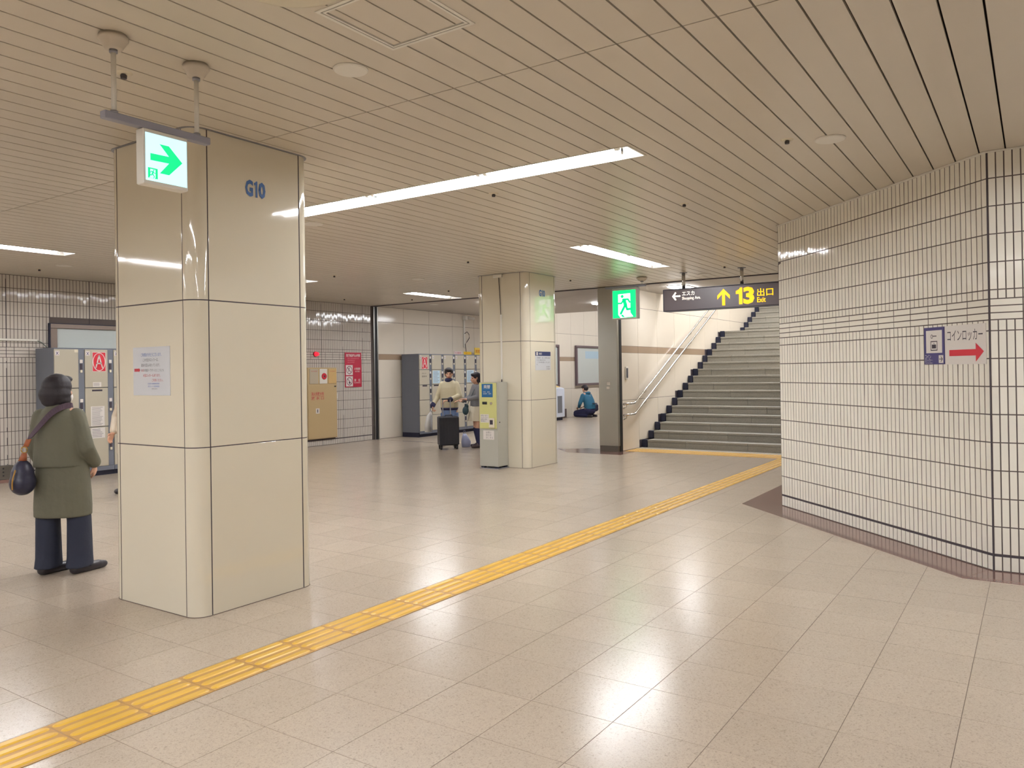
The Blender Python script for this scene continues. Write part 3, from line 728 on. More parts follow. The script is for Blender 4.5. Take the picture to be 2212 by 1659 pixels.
# ================================================================ SIGNS ON THE RIGHT WALL
fw = F((8.42, 2.25), (-1, -1)); S_ = lambda x: (8.42-x)*math.sqrt(2)
t = thing('locker_sign', 'navy plastic coin locker sign with key and bag pictogram on the tiled wall', 'sign', tuple(fw.p(S_(6.82), 1.462)))
a, b = S_(6.895), S_(6.744); D = 0.0035
part('board', fbox(fw, a, b, 1.461, 1.746, D, D+0.006), m_navy, t)
part('white_field', fbox(fw, a+0.022, b-0.022, 1.548, 1.722, D+0.006, D+0.0064), m_signw, t)
c = (a+b)/2; g = G()
for s0, s1, z0, z1 in ((c-0.036, c-0.030, 1.566, 1.640), (c+0.030, c+0.036, 1.566, 1.640), (c-0.036, c+0.036, 1.566, 1.573), (c-0.036, c+0.036, 1.633, 1.640)): g.join(frect(fw, s0, s1, z0, z1, D+0.007))
g.join(frect(fw, c-0.022, c+0.022, 1.583, 1.613, D+0.007)).join(fring(fw, c, 1.613, 0.010, 0.003, D+0.007, 16, 0.012)).join(fring(fw, c-0.022, 1.675, 0.012, 0.005, D+0.007, 16, 0.016)).join(fstroke(fw, [(c-0.012, 1.678), (c+0.026, 1.678)], 0.007, D+0.007))
part('pictogram', g, m_inkb, t)
part('lettering', ftext(fw, 'コイン', a+0.010, a+0.072, 1.506, 1.536, D+0.007), m_signw, t)
part('lettering', ftext(fw, 'ロッカー', a+0.010, a+0.088, 1.482, 1.504, D+0.007), m_signw, t)
part('lettering', ftext(fw, 'Coin Lockers', a+0.010, a+0.088, 1.468, 1.478, D+0.007), m_signw, t)
part('arrow_field', frect(fw, b-0.058, b-0.010, 1.470, 1.530, D+0.0075), m_signw, t)
part('arrow', fstroke(fw, [(b-0.050, 1.500), (b-0.020, 1.500)], 0.006, D+0.008).join(fstroke(fw, [(b-0.034, 1.518), (b-0.019, 1.500), (b-0.034, 1.482)], 0.006, D+0.008)), m_inkb, t)
t = thing('locker_sign', 'white coin locker sheet with big red arrow on the tiled wall', 'sign', tuple(fw.p(S_(6.6), 1.458)))
a, b = S_(6.742), S_(6.462)
part('sheet', fbox(fw, a, b, 1.458, 1.748, D, D+0.003), m_signw, t)
part('lettering', ftext(fw, 'コインロッカー', a+0.027, b-0.028, 1.630, 1.712, D+0.0036), m_inkb, t)
W = b-a
part('arrow', fpoly(fw, [(a+0.045, 1.520), (b-0.095, 1.520), (b-0.095, 1.475), (b-0.020, 1.548), (b-0.095, 1.612), (b-0.095, 1.566), (a+0.045, 1.566)], D+0.0036), m_red, t)

# ================================================================ COIN LOCKERS
def locker(x, wd, yf, rows, label, group, first, door0=0.0, post=0.085):
    yb = 12.13
    t = thing('coin_locker', label, 'locker', (x+wd/2, yf, 0), group)
    top = 1.895
    part('body', box(x+0.001, x+wd-0.001, yf+0.018, yb, 0.105, top, 0.003), m_lockbody, t)
    part('plinth', box(x+0.002, x+wd-0.002, yf+0.045, yb, 0.0, 0.104), m_rub, t)
    part('bottom_rail', box(x+0.003, x+wd-0.002, yf, yf+0.017, 0.072, 0.135, 0.002), m_lockbody, t)
    fr = FY(yf)
    part('lock_post', box(x+wd-post, x+wd-0.002, yf+0.004, yf+0.017, 0.14, top-0.02, 0.002), m_lockbody, t)
    for z0, z1 in rows:
        d = part('door', box(x+0.006, x+wd-post-0.004, yf-0.004, yf+0.016, z0+0.005, z1-0.005, 0.003), m_lockdoor, t)
        zm = (z0+z1)/2
        part('lock', fbox(fr, x+wd-post+0.016, x+wd-0.028, zm+0.08, zm+0.13, -0.004, 0.006, 0.002), m_signw, t)
        part('key', fbox(fr, x+wd-post+0.022, x+wd-0.036, zm-0.06, zm-0.02, -0.004, 0.014, 0.002), m_cream, t)
        part('coin_slot', fbox(fr, x+wd-post+0.018, x+wd-0.03, zm-0.02, zm+0.07, -0.004, 0.003, 0.001), m_inkb, t)
    part('sticker', fbox(fr, x+0.015, x+0.075, top-0.11, top-0.045, 0.0045, 0.0055), m_signw, t)
    part('sticker_mark', fstroke(fr, [(x+0.03, top-0.10), (x+0.06, top-0.06)], 0.008, 0.006).join(fstroke(fr, [(x+0.03, top-0.06), (x+0.06, top-0.10)], 0.008, 0.006)), m_navy, t)
    return t, fr
def stickerA(t, fr, s0, s1, z0, z1):
    part('red_sticker', fbox(fr, s0, s1, z0, z1, 0.0045, 0.0055), m_red, t)
    c, z = (s0+s1)/2, (z0+z1)/2; W, Hh = s1-s0, z1-z0
    g = fring(fr, c, z, W*0.47, W*0.05, 0.0062, 32, Hh*0.47)
    g.join(frect(fr, s0, s1, z0, z0+0.006, 0.0062)).join(frect(fr, s0, s1, z1-0.006, z1, 0.0062)).join(frect(fr, s0, s0+0.006, z0, z1, 0.0062)).join(frect(fr, s1-0.006, s1, z0, z1, 0.0062))
    g.join(fstroke(fr, [(c-W*0.24, z-Hh*0.30), (c, z+Hh*0.33), (c+W*0.24, z-Hh*0.30)], W*0.09, 0.0062)).join(fstroke(fr, [(c-W*0.16, z-Hh*0.08), (c+W*0.16, z-Hh*0.08)], W*0.09, 0.0062))
    part('letter_a', g, m_signw, t)
def sheet(t, fr, s0, s1, z0, z1, m=m_paper, rows=7, d=0.0045, ink=m_ink):
    part('paper_label', fbox(fr, s0, s1, z0, z1, d, d+0.001), m, t)
    g = G(); W, Hh = s1-s0, z1-z0
    for i in range(rows):
        z = z1-Hh*(i+1)/(rows+1); e = W*random.uniform(0.05, 0.3)
        g.join(frect(fr, s0+W*0.08, s1-W*0.05-e, z-Hh*0.12/rows, z+Hh*0.12/rows, d+0.0016))
    part('small_print', g, ink, t)
YL = 11.60
R3 = [(0.135, 0.728), (0.728, 1.310), (1.310, 1.880)]
for i in range(6):
    x = 5.585+0.431*i
    lb = ['coin locker unit at the left end behind the woman in olive', 'coin locker unit with red A sticker and printed sheets, left bank', 'coin locker unit cut off by the near column', 'hidden coin locker unit behind the near column, fourth of left bank',
          'hidden coin locker unit behind the near column, fifth of left bank', 'hidden coin locker unit at the right end of left bank'][i]
    t, fr = locker(x, 0.431, YL, R3, lb, 'left bank of coin lockers', i == 0)
    if i == 0: part('paper_label', fbox(fr, 5.87, 5.925, 1.83, 1.872, 0.0045, 0.006), m_cream, t)
    if i == 1:
        stickerA(t, fr, 6.128, 6.330, 1.548, 1.838)
        sheet(t, fr, 6.133, 6.258, 1.322, 1.392, m_signw, 3); part('door_number', fbox(fr, 6.12, 6.272, 1.256, 1.282, 0.0045, 0.006), m_inkb, t)
        sheet(t, fr, 6.098, 6.303, 0.740, 1.034, m_signw, 16); sheet(t, fr, 6.098, 6.306, 0.560, 0.715, m_signw, 6)
R5 = [(0.135, 0.490), (0.490, 0.840), (0.840, 1.190), (1.190, 1.535), (1.535, 1.880)]
for i in range(7):
    x = 13.50+0.437*i
    lb = ['coin locker unit with red A sticker at the left end of the distant bank', 'distant coin locker unit with pale blue sheet', 'distant coin locker unit behind the man in the cream jacket', 'distant coin locker unit under the pale pink card',
          'distant coin locker unit under the yellow card between the couple', 'distant coin locker unit under the big yellow board', 'last distant coin locker unit, hidden by the far column'][i]
    t, fr = locker(x, 0.437, YL, R5, lb, 'distant bank of coin lockers', i == 0)
    if i == 0:
        stickerA(t, fr, 13.585, 13.785, 1.550, 1.825)
        part('lettering', ftext(fr, '小型ロッカー', 13.575, 13.75, 1.435, 1.462, 0.006).join(ftext(fr, '使用中', 13.58, 13.75, 1.36, 1.40, 0.006)), m_inkb, t)
        part('door_number', fbox(fr, 13.60, 13.76, 1.150, 1.182, 0.0045, 0.006), m_inkb, t)
    elif i == 1:
        sheet(t, fr, 13.965, 14.225, 1.215, 1.510, m_paperb, 8); part('door_number', fbox(fr, 14.0, 14.18, 1.150, 1.180, 0.0045, 0.006), m_inkb, t)
    elif i == 4:
        sheet(t, fr, 15.27, 15.55, 1.215, 1.510, m_paperb, 8)
fr = FY(11.9)
def topcard(name, s0, s1, z0, z1, m, label, txt, mt):
    t = thing(name, label, 'card sign', ((s0+s1)/2, 11.9, z0), 'cards standing on the distant lockers')
    part('card', fbox(fr, s0, s1, z0, z1, -0.012, 0, 0.002), m, t); part('lettering', ftext(fr, txt, s0+0.04, s1-0.04, z0+(z1-z0)*0.25, z0+(z1-z0)*0.75, 0.001, 0.01), mt, t); return t
topcard('card_sign', 15.17, 15.48, 1.896, 1.985, mat('card_pink', (222, 200, 196), 0.6), 'pale pink card standing on the distant lockers', '使用可', m_red2)
topcard('card_sign', 15.565, 15.875, 1.896, 1.978, mat('card_yellow', (240, 196, 50), 0.5), 'small yellow card standing on the distant lockers', '大型ロッカー', mat('print_orange', (214, 120, 20), 0.6))
topcard('card_sign', 16.01, 16.40, 1.896, 2.085, mat('board_yellow', (242, 208, 90), 0.5), 'large yellow board on the distant lockers beside the far column', '両替機', MATS['print_orange'])

# ================================================================ BACK WALL FITTINGS
t = thing('fire_hydrant_cabinet', 'beige steel fire hydrant cabinet with red lettering on the tiled back wall', 'hydrant cabinet', (11.1, 12.2, 0.15))
part('cabinet', box(10.715, 11.500, 12.145, 12.183, 0.145, 1.600, 0.004), m_hyd, t)
fh = FY(12.145)
part('main_door', fbox(fh, 10.725, 11.492, 0.155, 1.250, 0.0, 0.008, 0.003), m_hyd, t)
for s0, s1, m in ((10.765, 10.990, m_hydg), (11.030, 11.232, m_white), (11.270, 11.490, m_hydo)):
    part('small_door', fbox(fh, s0, s1, 1.270, 1.572, 0.0, 0.009, 0.003), m, t)
fr = fh; D = 0.0095
part('alarm_button', cyl(fr.p(11.149, 1.42, 0.009), fr.p(11.149, 1.42, 0.022), 0.068, 0.06, 28), m_red, t)
part('button_centre', fcirc(fr, 11.149, 1.42, 0.02, 0.0225), m_inkb, t)
part('lettering', ftext(fr, '消火栓起動', 10.80, 10.96, 1.515, 1.535, 0.0096), m_red2, t)
part('lettering', ftext(fr, '非常電話', 11.31, 11.45, 1.515, 1.53, 0.0096), m_red2, t)
part('lettering', ftext(fr, '消火用散水栓', 10.800, 11.134, 1.030, 1.103, D, 0.01), m_red2, t)
part('lettering', ftext(fr, '放 水 口', 10.800, 11.132, 0.945, 1.010, D, 0.01).join(frect(fr, 10.80, 11.135, 1.017, 1.022, D)), m_red2, t)
part('number_plate', fbox(fr, 10.915, 11.012, 0.664, 0.770, 0.008, 0.010), m_signw, t)
part('lettering', ftext(fr, '1', 10.952, 10.972, 0.685, 0.75, 0.011, 0.02), m_inkb, t)
part('handle', fbox(fr, 11.415, 11.465, 1.195, 1.222, 0.008, 0.02, 0.003), m_chrome, t)
t = thing('alarm_lamp', 'glowing red alarm lamp on the tiled wall above the hydrant cabinet', 'lamp', (10.965, 12.19, 1.82))
part('base', cyl((10.965, 12.192, 1.875), (10.965, 12.165, 1.875), 0.052, n=24), m_red, t, True)
part('lens', cyl((10.965, 12.165, 1.875), (10.965, 12.10, 1.875), 0.046, 0.030, 24), m_ledr, t, True)
single('conduit_box', box(11.53, 11.555, 12.178, 12.192, 0.95, 1.06, 0.002), m_white, 'tiny white junction on the tiles right of the hydrant cabinet', 'junction box')

t = thing('warning_sign', 'red warning sign with two prohibition pictograms on the tiled back wall', 'sign', (12.01, 12.185, 1.178))
fr = FY(12.18)
part('board', fbox(fr, 11.775, 12.262, 1.178, 1.920, -0.008, 0, 0.002), mat('board_crimson', (178, 36, 62), 0.4), t)
part('lettering', ftext(fr, '危険物品持込み厳禁', 11.812, 12.225, 1.824, 1.888, 0.001, 0.02), m_signw, t)
part('lettering', ftext(fr, 'NO HAZARDOUS\nMATERIALS\nALLOWED', 11.85, 12.19, 1.695, 1.805, 0.001), mat('print_pink', (214, 130, 140), 0.6), t)
for z0, z1, k in ((1.437, 1.650, 0), (1.195, 1.412, 1)):
    part('pictogram_field', frect(fr, 11.798, 12.000, z0, z1, 0.001), m_signw, t)
    c, z = 11.899, (z0+z1)/2
    g = fring(fr, c, z, 0.085, 0.014, 0.0018); g.join(fstroke(fr, [(c-0.055, z+0.055), (c+0.055, z-0.055)], 0.014, 0.0018))
    part('prohibition_ring', g, mat('ring_plum', (120, 48, 78), 0.5), t)
    g = fstroke(fr, [(c-0.02, z-0.04), (c-0.02, z+0.02), (c+0.005, z+0.045)], 0.014, 0.0014) if k == 0 else fcirc(fr, c, z-0.03, 0.018, 0.0014, 16, 0.026)
    part('pictogram', g, m_inkb, t)
part('lettering', ftext(fr, '火気厳禁', 12.045, 12.225, 1.545, 1.598, 0.001, 0.01), m_signw, t)
part('lettering', ftext(fr, 'NO FIRE', 12.07, 12.205, 1.498, 1.528, 0.001), m_signw, t)
part('lettering', ftext(fr, '禁　煙', 12.040, 12.222, 1.295, 1.352, 0.001, 0.01), m_signw, t)
part('lettering', ftext(fr, 'NO SMOKING', 12.04, 12.222, 1.256, 1.284, 0.001), m_signw, t)

t = thing('poster_case', 'empty bronze poster frame on the wall behind the left lockers', 'frame', (7.2, 12.18, 0.9))
m_brz = mat('bronze_frame', (122, 108, 98), 0.35, metal=0.4); m_gls = mat('board_pale', (196, 202, 198), 0.3)
part('frame', box(5.81, 8.55, 12.145, 12.2, 2.205, 2.272, 0.004).join(box(5.81, 5.905, 12.145, 12.2, 0.95, 2.205, 0.004)).join(box(8.46, 8.55, 12.145, 12.2, 0.95, 2.205, 0.004)), m_brz, t)
part('dark_edge', box(5.795, 5.812, 12.150, 12.2, 0.95, 2.280).join(box(5.81, 8.55, 12.15, 12.2, 2.272, 2.282)), m_rub, t)
part('board', box(5.905, 8.46, 12.178, 12.2, 0.95, 2.205), m_gls, t)
for k, (x0, x1, lb) in enumerate(((19.3, 20.66, 'bronze poster case half hidden behind the far column'), (21.72, 23.6, 'bronze poster case above the kneeling man'))):
    t = thing('poster_case', lb, 'poster case', ((x0+x1)/2, 12.15, 0.98), 'poster cases in the far passage')
    z0, z1 = 0.985, 2.265; yb = 12.186
    part('frame', box(x0, x1, 12.12, yb, z1-0.07, z1, 0.004).join(box(x0, x1, 12.12, yb, z0, z0+0.07, 0.004)).join(box(x0, x0+0.08, 12.12, yb, z0+0.07, z1-0.07, 0.004)).join(box(x1-0.08, x1, 12.12, yb, z0+0.07, z1-0.07, 0.004)), mat('frame_plum', (104, 88, 92), 0.35), t)
    part('poster', box(x0+0.08, x1-0.08, 12.15, yb, z0+0.07, z1-0.07), m_gls, t)
    if k: part('blue_heading', frect(FY(12.15), 22.35, 23.3, 1.85, 2.09, 0.001), m_paperb, t)
t = thing('floor_vent', 'small brown grille at the foot of the far passage wall', 'vent', (20.95, 12.17, 0.02))
part('frame', box(20.80, 21.12, 12.165, 12.186, 0.015, 0.285, 0.003), mat('vent_brown', (118, 104, 100), 0.5), t)
part('slats', G().join(box(20.82, 21.10, 12.158, 12.166, 0.04, 0.05)).join(box(20.82, 21.10, 12.158, 12.166, 0.09, 0.10)).join(box(20.82, 21.10, 12.158, 12.166, 0.14, 0.15)).join(box(20.82, 21.10, 12.158, 12.166, 0.19, 0.20)).join(box(20.82, 21.10, 12.158, 12.166, 0.24, 0.25)), MATS['vent_brown'], t)
t = thing('wall_switch_box', 'small dark control box on the cream wall beside the steel pillar', 'control box', (12.93, 6.18, 1.30))
part('plate', box(12.875, 12.965, 6.165, 6.186, 1.285, 1.515, 0.002), m_white, t); part('window', box(12.88, 12.945, 6.160, 6.166, 1.315, 1.490), mat('screen_grey', (88, 88, 96), 0.3), t)
t = thing('conduit', 'thin white cable conduit running along the tiles left of the lockers', 'conduit', (4.9, 12.18, 2.01))
part('duct', box(3.95, 5.635, 12.166, 12.192, 2.004, 2.034, 0.003), m_white, t)
part('cable', tube([(5.63, 12.178, 2.015), (5.69, 12.17, 1.99), (5.74, 12.165, 1.94), (5.78, 12.15, 1.90)], 0.006), mat('cable_green', (96, 106, 96), 0.5), t, True)
t = thing('steel_floor_box', 'low grey steel box at the foot of the tiled wall, left edge', 'box', (5.0, 12.1, 0))
part('case', box(4.55, 5.245, 12.06, 12.192, 0.045, 0.235, 0.004), MATS['worn_steel'], t); part('foot', box(4.55, 5.245, 12.03, 12.192, 0.0, 0.044), m_brown, t)
part('bolts', G().join(cyl((5.11, 12.06, 0.20), (5.11, 12.052, 0.20), 0.010)).join(cyl((5.11, 12.06, 0.15), (5.11, 12.052, 0.15), 0.010)).join(cyl((5.11, 12.06, 0.10), (5.11, 12.052, 0.10), 0.010)), m_black, t)
t = thing('security_camera', 'white wall camera and cable above the distant lockers', 'camera', (15.95, 12.15, 2.8))
part('duct', box(15.915, 15.965, 12.160, 12.186, 2.10, 2.84, 0.003), m_white, t)
part('mount', box(15.89, 15.98, 12.08, 12.186, 2.80, 2.90, 0.004), m_white, t)
part('camera_body', cyl((15.98, 12.08, 2.86), (16.13, 11.98, 2.83), 0.035, n=18), m_white, t, True)
part('cable', tube([(15.94, 12.16, 2.45), (16.02, 12.14, 2.50), (16.10, 12.14, 2.44), (16.11, 12.14, 2.34), (16.02, 12.15, 2.24), (15.95, 12.15, 2.18), (15.95, 12.12, 1.95), (15.94, 12.06, 1.915)], 0.008), m_inkb, t, True)

# ================================================================ MONEY CHANGER
t = thing('money_changer', 'grey money changing machine with yellow front at the far column', 'machine', (9.69, 6.85, 0))
mx0, mx1, my0, my1 = 9.56, 9.83, 6.695, 7.035; fm = FX(mx0)
part('cabinet', box(mx0, mx1, my0, my1, 0.035, 1.300, 0.005), mat('machine_grey', (172, 170, 158), 0.35, noise=0.02), t)
for x, y in ((9.60, 6.74), (9.60, 6.99), (9.79, 6.74), (9.79, 6.99)): part('foot', box(x-0.03, x+0.03, y-0.03, y+0.03, 0.012, 0.036), m_rub, t)
part('base_tray', box(mx0-0.01, mx1-0.002, my0-0.012, my1, 0.0, 0.012), m_alu, t)
part('yellow_panel', fbox(fm, -7.02, -6.712, 0.605, 1.292, 0.0, 0.012, 0.003), mat('panel_lemon', (202, 200, 130), 0.4), t)
part('side_door', box(mx0+0.03, mx1-0.01, my0-0.004, my0, 0.62, 1.285, 0.001), MATS['machine_grey'], t)
part('side_lock', cyl((9.60, my0-0.004, 0.70), (9.60, my0-0.012, 0.70), 0.008, n=12), m_black, t)
d = 0.0125
part('blue_plate', frect(fm, -6.975, -6.772, 1.076, 1.278, d), mat('plate_blue', (20, 92, 142), 0.4), t)
part('lettering', ftext(fm, '両替', -6.935, -6.815, 1.205, 1.262, d+0.0008, 0.015), m_signw, t)
part('lettering', ftext(fm, '千円　百円\n五百円　百円', -6.95, -6.80, 1.118, 1.165, d+0.0008), m_signw, t)
part('note_slot', fbox(fm, -6.965, -6.880, 0.968, 1.008, 0.012, 0.018, 0.002), m_black, t)
part('coin_slot', cyl(fm.p(-6.80, 0.985, 0.012), fm.p(-6.80, 0.985, 0.022), 0.020, n=18), m_chrome, t)
part('paper_label', frect(fm, -7.005, -6.850, 0.694, 0.820, d), m_signw, t)
part('small_print', ftext(fm, '紙幣は一枚ずつ\nお入れください\n故障中の際は\n駅係員まで', -6.995, -6.862, 0.705, 0.812, d+0.0008), m_ink, t)
part('coin_cup', fbox(fm, -6.845, -6.742, 0.615, 0.765, 0.010, 0.030, 0.012), m_cream, t)
part('cup_opening', fbox(fm, -6.820, -6.765, 0.668, 0.735, 0.0301, 0.031, 0), m_inkb, t)
part('sticker', frect(fm, -6.965, -6.765, 0.440, 0.576, 0.0006), m_signw, t)
part('small_print', ftext(fm, 'お問い\n合わせ\nはこちら', -6.915, -6.785, 0.455, 0.56, 0.0012), m_ink, t)
t = thing('column_conduit', 'white cable duct on the far column above the money changer', 'conduit', (9.82, 6.79, 1.31))
part('duct', box(9.812, 9.8318, 6.778, 6.802, 1.34, 2.33, 0.002), m_white, t)
part('cable', tube([(9.82, 6.79, 2.33), (9.82, 6.805, 2.6), (9.82, 6.82, 2.90)], 0.005), m_inkb, t, True)
part('ceiling_box', box(9.775, 9.8085, 6.74, 6.90, 2.895, 2.945, 0.003), m_white, t)
part('lower_cable', tube([(9.82, 6.79, 1.34), (9.818, 6.79, 1.301)], 0.008), m_inkb, t)

# ================================================================ RECYCLING BIN
t = thing('recycling_bin', 'white bin with grey window at the far passage wall', 'bin', (19.94, 11.95, 0))
part('case', box(19.62, 20.24, 11.72, 12.12, 0.09, 0.93, 0.02), mat('bin_white', (214, 220, 232), 0.3), t)
part('plinth', box(19.68, 20.16, 11.76, 12.08, 0.0, 0.09), m_rub, t)
g = G().add([(19.62, 11.72, 0.93), (20.24, 11.72, 0.93), (20.24, 12.12, 0.93), (19.62, 12.12, 0.93), (19.65, 11.75, 0.95), (20.21, 11.75, 0.95), (20.16, 12.10, 1.08), (19.70, 12.10, 1.08)], QB)
part('sloped_lid', g, MATS['bin_white'], t)
g = G().add([(19.70, 11.80, 0.976), (19.94, 11.80, 0.976), (19.94, 12.05, 1.068), (19.74, 12.05, 1.068)], [(0, 1, 2, 3)])
part('lid_label', g, mat('label_green', (120, 176, 120), 0.5), t)
g = G().add([(19.95, 11.80, 0.976), (20.16, 11.80, 0.976), (20.12, 12.05, 1.068), (19.95, 12.05, 1.068)], [(0, 1, 2, 3)])
part('lid_label', g, mat('label_gold', (214, 184, 110), 0.5), t)
part('window', fbox(FY(11.72), 19.82, 20.08, 0.22, 0.72, 0.0, 0.004, 0.001), mat('window_grey', (116, 118, 124), 0.3), t)

# ================================================================ PEOPLE
def cap(a, b, ra, rb, n=12):
    """tapered limb with round ends"""
    a, b = Vector(a), Vector(b); ax = b-a; l = ax.length
    if l < 1e-6: ax = Vector((0, 0, 1)); l = 0
    else: ax = ax/l
    t = Vector((0, 0, 1)) if abs(ax.z) < 0.9 else Vector((1, 0, 0)); u = ax.cross(t).normalized(); v = ax.cross(u)
    rings = [(a-ax*ra*math.cos(PI/2*k/4), ra*math.sin(PI/2*k/4)) for k in range(1, 5)]+[(b+ax*rb*math.sin(PI/2*k/4), rb*math.cos(PI/2*k/4)) for k in range(0, 4)]
    g = G(); g.v.append(tuple(a-ax*ra))
    for c, r in rings: g.v += [tuple(c+u*r*math.cos(2*PI*i/n)+v*r*math.sin(2*PI*i/n)) for i in range(n)]
    g.v.append(tuple(b+ax*rb)); L_ = len(g.v)-1
    for i in range(n):
        g.f.append((0, 1+(i+1) % n, 1+i)); g.f.append((L_, L_-n+i, L_-n+(i+1) % n))
        for k in range(len(rings)-1): g.f.append((1+k*n+i, 1+k*n+(i+1) % n, 1+(k+1)*n+(i+1) % n, 1+(k+1)*n+i))
    g.m = [0]*len(g.f); return g
def ell(c, r, n=16, mrot=None):
    g = cap((0, 0, 0), (0, 0, 0), 1, 1, n); R = mrot or Matrix.Identity(3); c = Vector(c)
    return g.xf(lambda p: c+R @ Vector((p.x*r[0], p.y*r[1], p.z*r[2])))
def loft(rings, n=20, p=2.3):
    """closed body from rings (cx, cy, cz, rx, ry)"""
    g = G()
    for cx, cy, cz, rx, ry in rings:
        for i in range(n):
            a = 2*PI*i/n; c, s = math.cos(a), math.sin(a)
            g.v.append((cx+rx*math.copysign(abs(c)**(2/p), c), cy+ry*math.copysign(abs(s)**(2/p), s), cz))
    for k in range(len(rings)-1):
        for i in range(n): g.f.append((k*n+i, k*n+(i+1) % n, (k+1)*n+(i+1) % n, (k+1)*n+i))
    g.f.append(tuple(range(n-1, -1, -1))); g.f.append(tuple(range((len(rings)-1)*n, len(rings)*n))); g.m = [0]*len(g.f)
    if rings[0][2] > rings[-1][2]: g.f = [tuple(reversed(q)) for q in g.f]
    return g
def skin(name, geos, vox, mats, parent, smooth=4, paint=None, label=None):
    g = G()
    for q in geos: g.join(q)
    o = bpy.data.objects.new('tmp', mesh('tmp', g, mats)); COL.objects.link(o)
    r = o.modifiers.new('r', 'REMESH'); r.mode = 'VOXEL'; r.voxel_size = vox
    s = o.modifiers.new('s', 'SMOOTH'); s.factor = 0.5; s.iterations = smooth
    bpy.context.view_layer.update()
    me = bpy.data.meshes.new_from_object(o.evaluated_get(bpy.context.evaluated_depsgraph_get())); me.name = name
    bpy.data.objects.remove(o)
    me.materials.clear()
    for m in (mats if isinstance(mats, (list, tuple)) else [mats]): me.materials.append(m)
    me.polygons.foreach_set('use_smooth', [True]*len(me.polygons))
    if paint:
        for pl in me.polygons: pl.material_index = paint(pl.center)
    ob = bpy.data.objects.new(name, me); COL.objects.link(ob); ob.parent = parent; ORG[ob] = Vector()
    if label: ob['label'] = label
    return ob
def hand(w, d, pn, side, curl=0.5, s=1.0):
    """w wrist, d pointing direction, pn palm normal, side +-1 : thumb side along d x pn"""
    w, d, pn = Vector(w), Vector(d).normalized(), Vector(pn); pn = (pn-d*pn.dot(d)).normalized(); t = d.cross(pn)*side
    gs = []; kn = []
    for i, (o_, l_) in enumerate(((0.030, 0.086), (0.010, 0.092), (-0.010, 0.088), (-0.029, 0.078))):
        k = w+d*l_*s+t*o_*s; kn.append(k); gs.append(cap(w+t*o_*0.5*s+d*0.01, k, 0.014*s, 0.0115*s, 8))
    for k, (a, b) in zip(kn, ((0.040, 0.036), (0.044, 0.040), (0.041, 0.038), (0.033, 0.030))):
        d1 = (d*math.cos(curl)+pn*math.sin(curl)).normalized(); d2 = (d*math.cos(curl*2.1)+pn*math.sin(curl*2.1)).normalized()
        m_ = k+d1*a*s; gs += [cap(k, m_, 0.0098*s, 0.009*s, 8), cap(m_, m_+d2*b*s, 0.009*s, 0.0075*s, 8)]
    b0 = w+t*0.024*s+d*0.022*s; b1 = b0+(t*0.75+d*0.6+pn*0.25).normalized()*0.042*s; b2 = b1+(t*0.15+d*0.8+pn*0.5).normalized()*0.034*s
    gs += [cap(b0, b1, 0.0135*s, 0.0105*s, 8), cap(b1, b2, 0.0105*s, 0.0085*s, 8)]
    return gs
def head(c, yaw, pitch, s=1.0):
    """c = head centre; returns shapes and a function local->body space (x right, y forward, z up)"""
    R = Matrix.Rotation(yaw, 3, 'Z') @ Matrix.Rotation(pitch, 3, 'X'); c = Vector(c)
    T = lambda x, y, z: c+R @ Vector((x*s, y*s, z*s))
    gs = [ell(T(0, -0.012, 0.022), (0.074*s, 0.094*s, 0.094*s), 18, R), ell(T(0, 0.020, -0.035), (0.060*s, 0.066*s, 0.080*s), 16, R), cap(T(0, 0.045, -0.085), T(0, 0.035, -0.07), 0.027*s, 0.04*s),
          cap(T(0, 0.088, 0.008), T(0, 0.106, -0.026), 0.008*s, 0.014*s, 8), cap(T(-0.012, 0.092, -0.052), T(0.012, 0.092, -0.052), 0.008*s, 0.008*s, 8), cap(T(-0.012, 0.090, -0.064), T(0.012, 0.090, -0.064), 0.009*s, 0.009*s, 8),
          cap(T(-0.034, 0.076, 0.024), T(0.034, 0.076, 0.024), 0.011*s, 0.011*s, 8)]
    for sd in (-1, 1): gs += [cap(T(sd*0.077, -0.005, 0.015), T(sd*0.076, 0.000, -0.022), 0.014*s, 0.010*s, 8), ell(T(sd*0.040, 0.062, -0.022), (0.02*s, 0.02*s, 0.022*s), 10)]
    return gs, T
def face_paint(T, s=1.0):
    eyes = [T(-0.030, 0.082, 0.006), T(0.030, 0.082, 0.006)]; lip = T(0, 0.10, -0.058); br = [T(-0.030, 0.088, 0.026), T(0.030, 0.088, 0.026)]
    def f(c):
        if any((c-e).length < 0.0115*s for e in eyes): return 1
        if any(abs((c-e).z) < 0.004 and (c-e).length < 0.018*s for e in br): return 1
        if (c-lip).length < 0.020*s and abs(c.z-lip.z) < 0.010*s: return 2
        return 0
    return f
m_skin = mat('skin', (206, 160, 134), 0.5, noise=0.04, nscale=20); m_eye = mat('eye_dark', (40, 30, 30), 0.35); m_lip = mat('lips', (176, 96, 90), 0.45)
SK = [m_skin, m_eye, m_lip]
m_hair = mat('black_hair', (34, 28, 34), 0.65, noise=0.2, nscale=60, bump=0.12, bscale=120)
m_olive = mat('olive_cloth', (96, 94, 78), 0.75, noise=0.08, nscale=7, bump=1.0, bscale=8)
m_trous = mat('navy_trousers', (33, 38, 56), 0.8, noise=0.06, nscale=8, bump=0.9, bscale=9)
m_shoe = mat('dark_leather', (40, 36, 42), 0.35)
m_strap = mat('plum_strap', (66, 44, 60), 0.6); m_tan = mat('tan_leather', (150, 84, 52), 0.5); m_gold = mat('brass', (190, 150, 80), 0.3, metal=1.0)
m_bag = mat('black_bag', (40, 40, 62), 0.4)
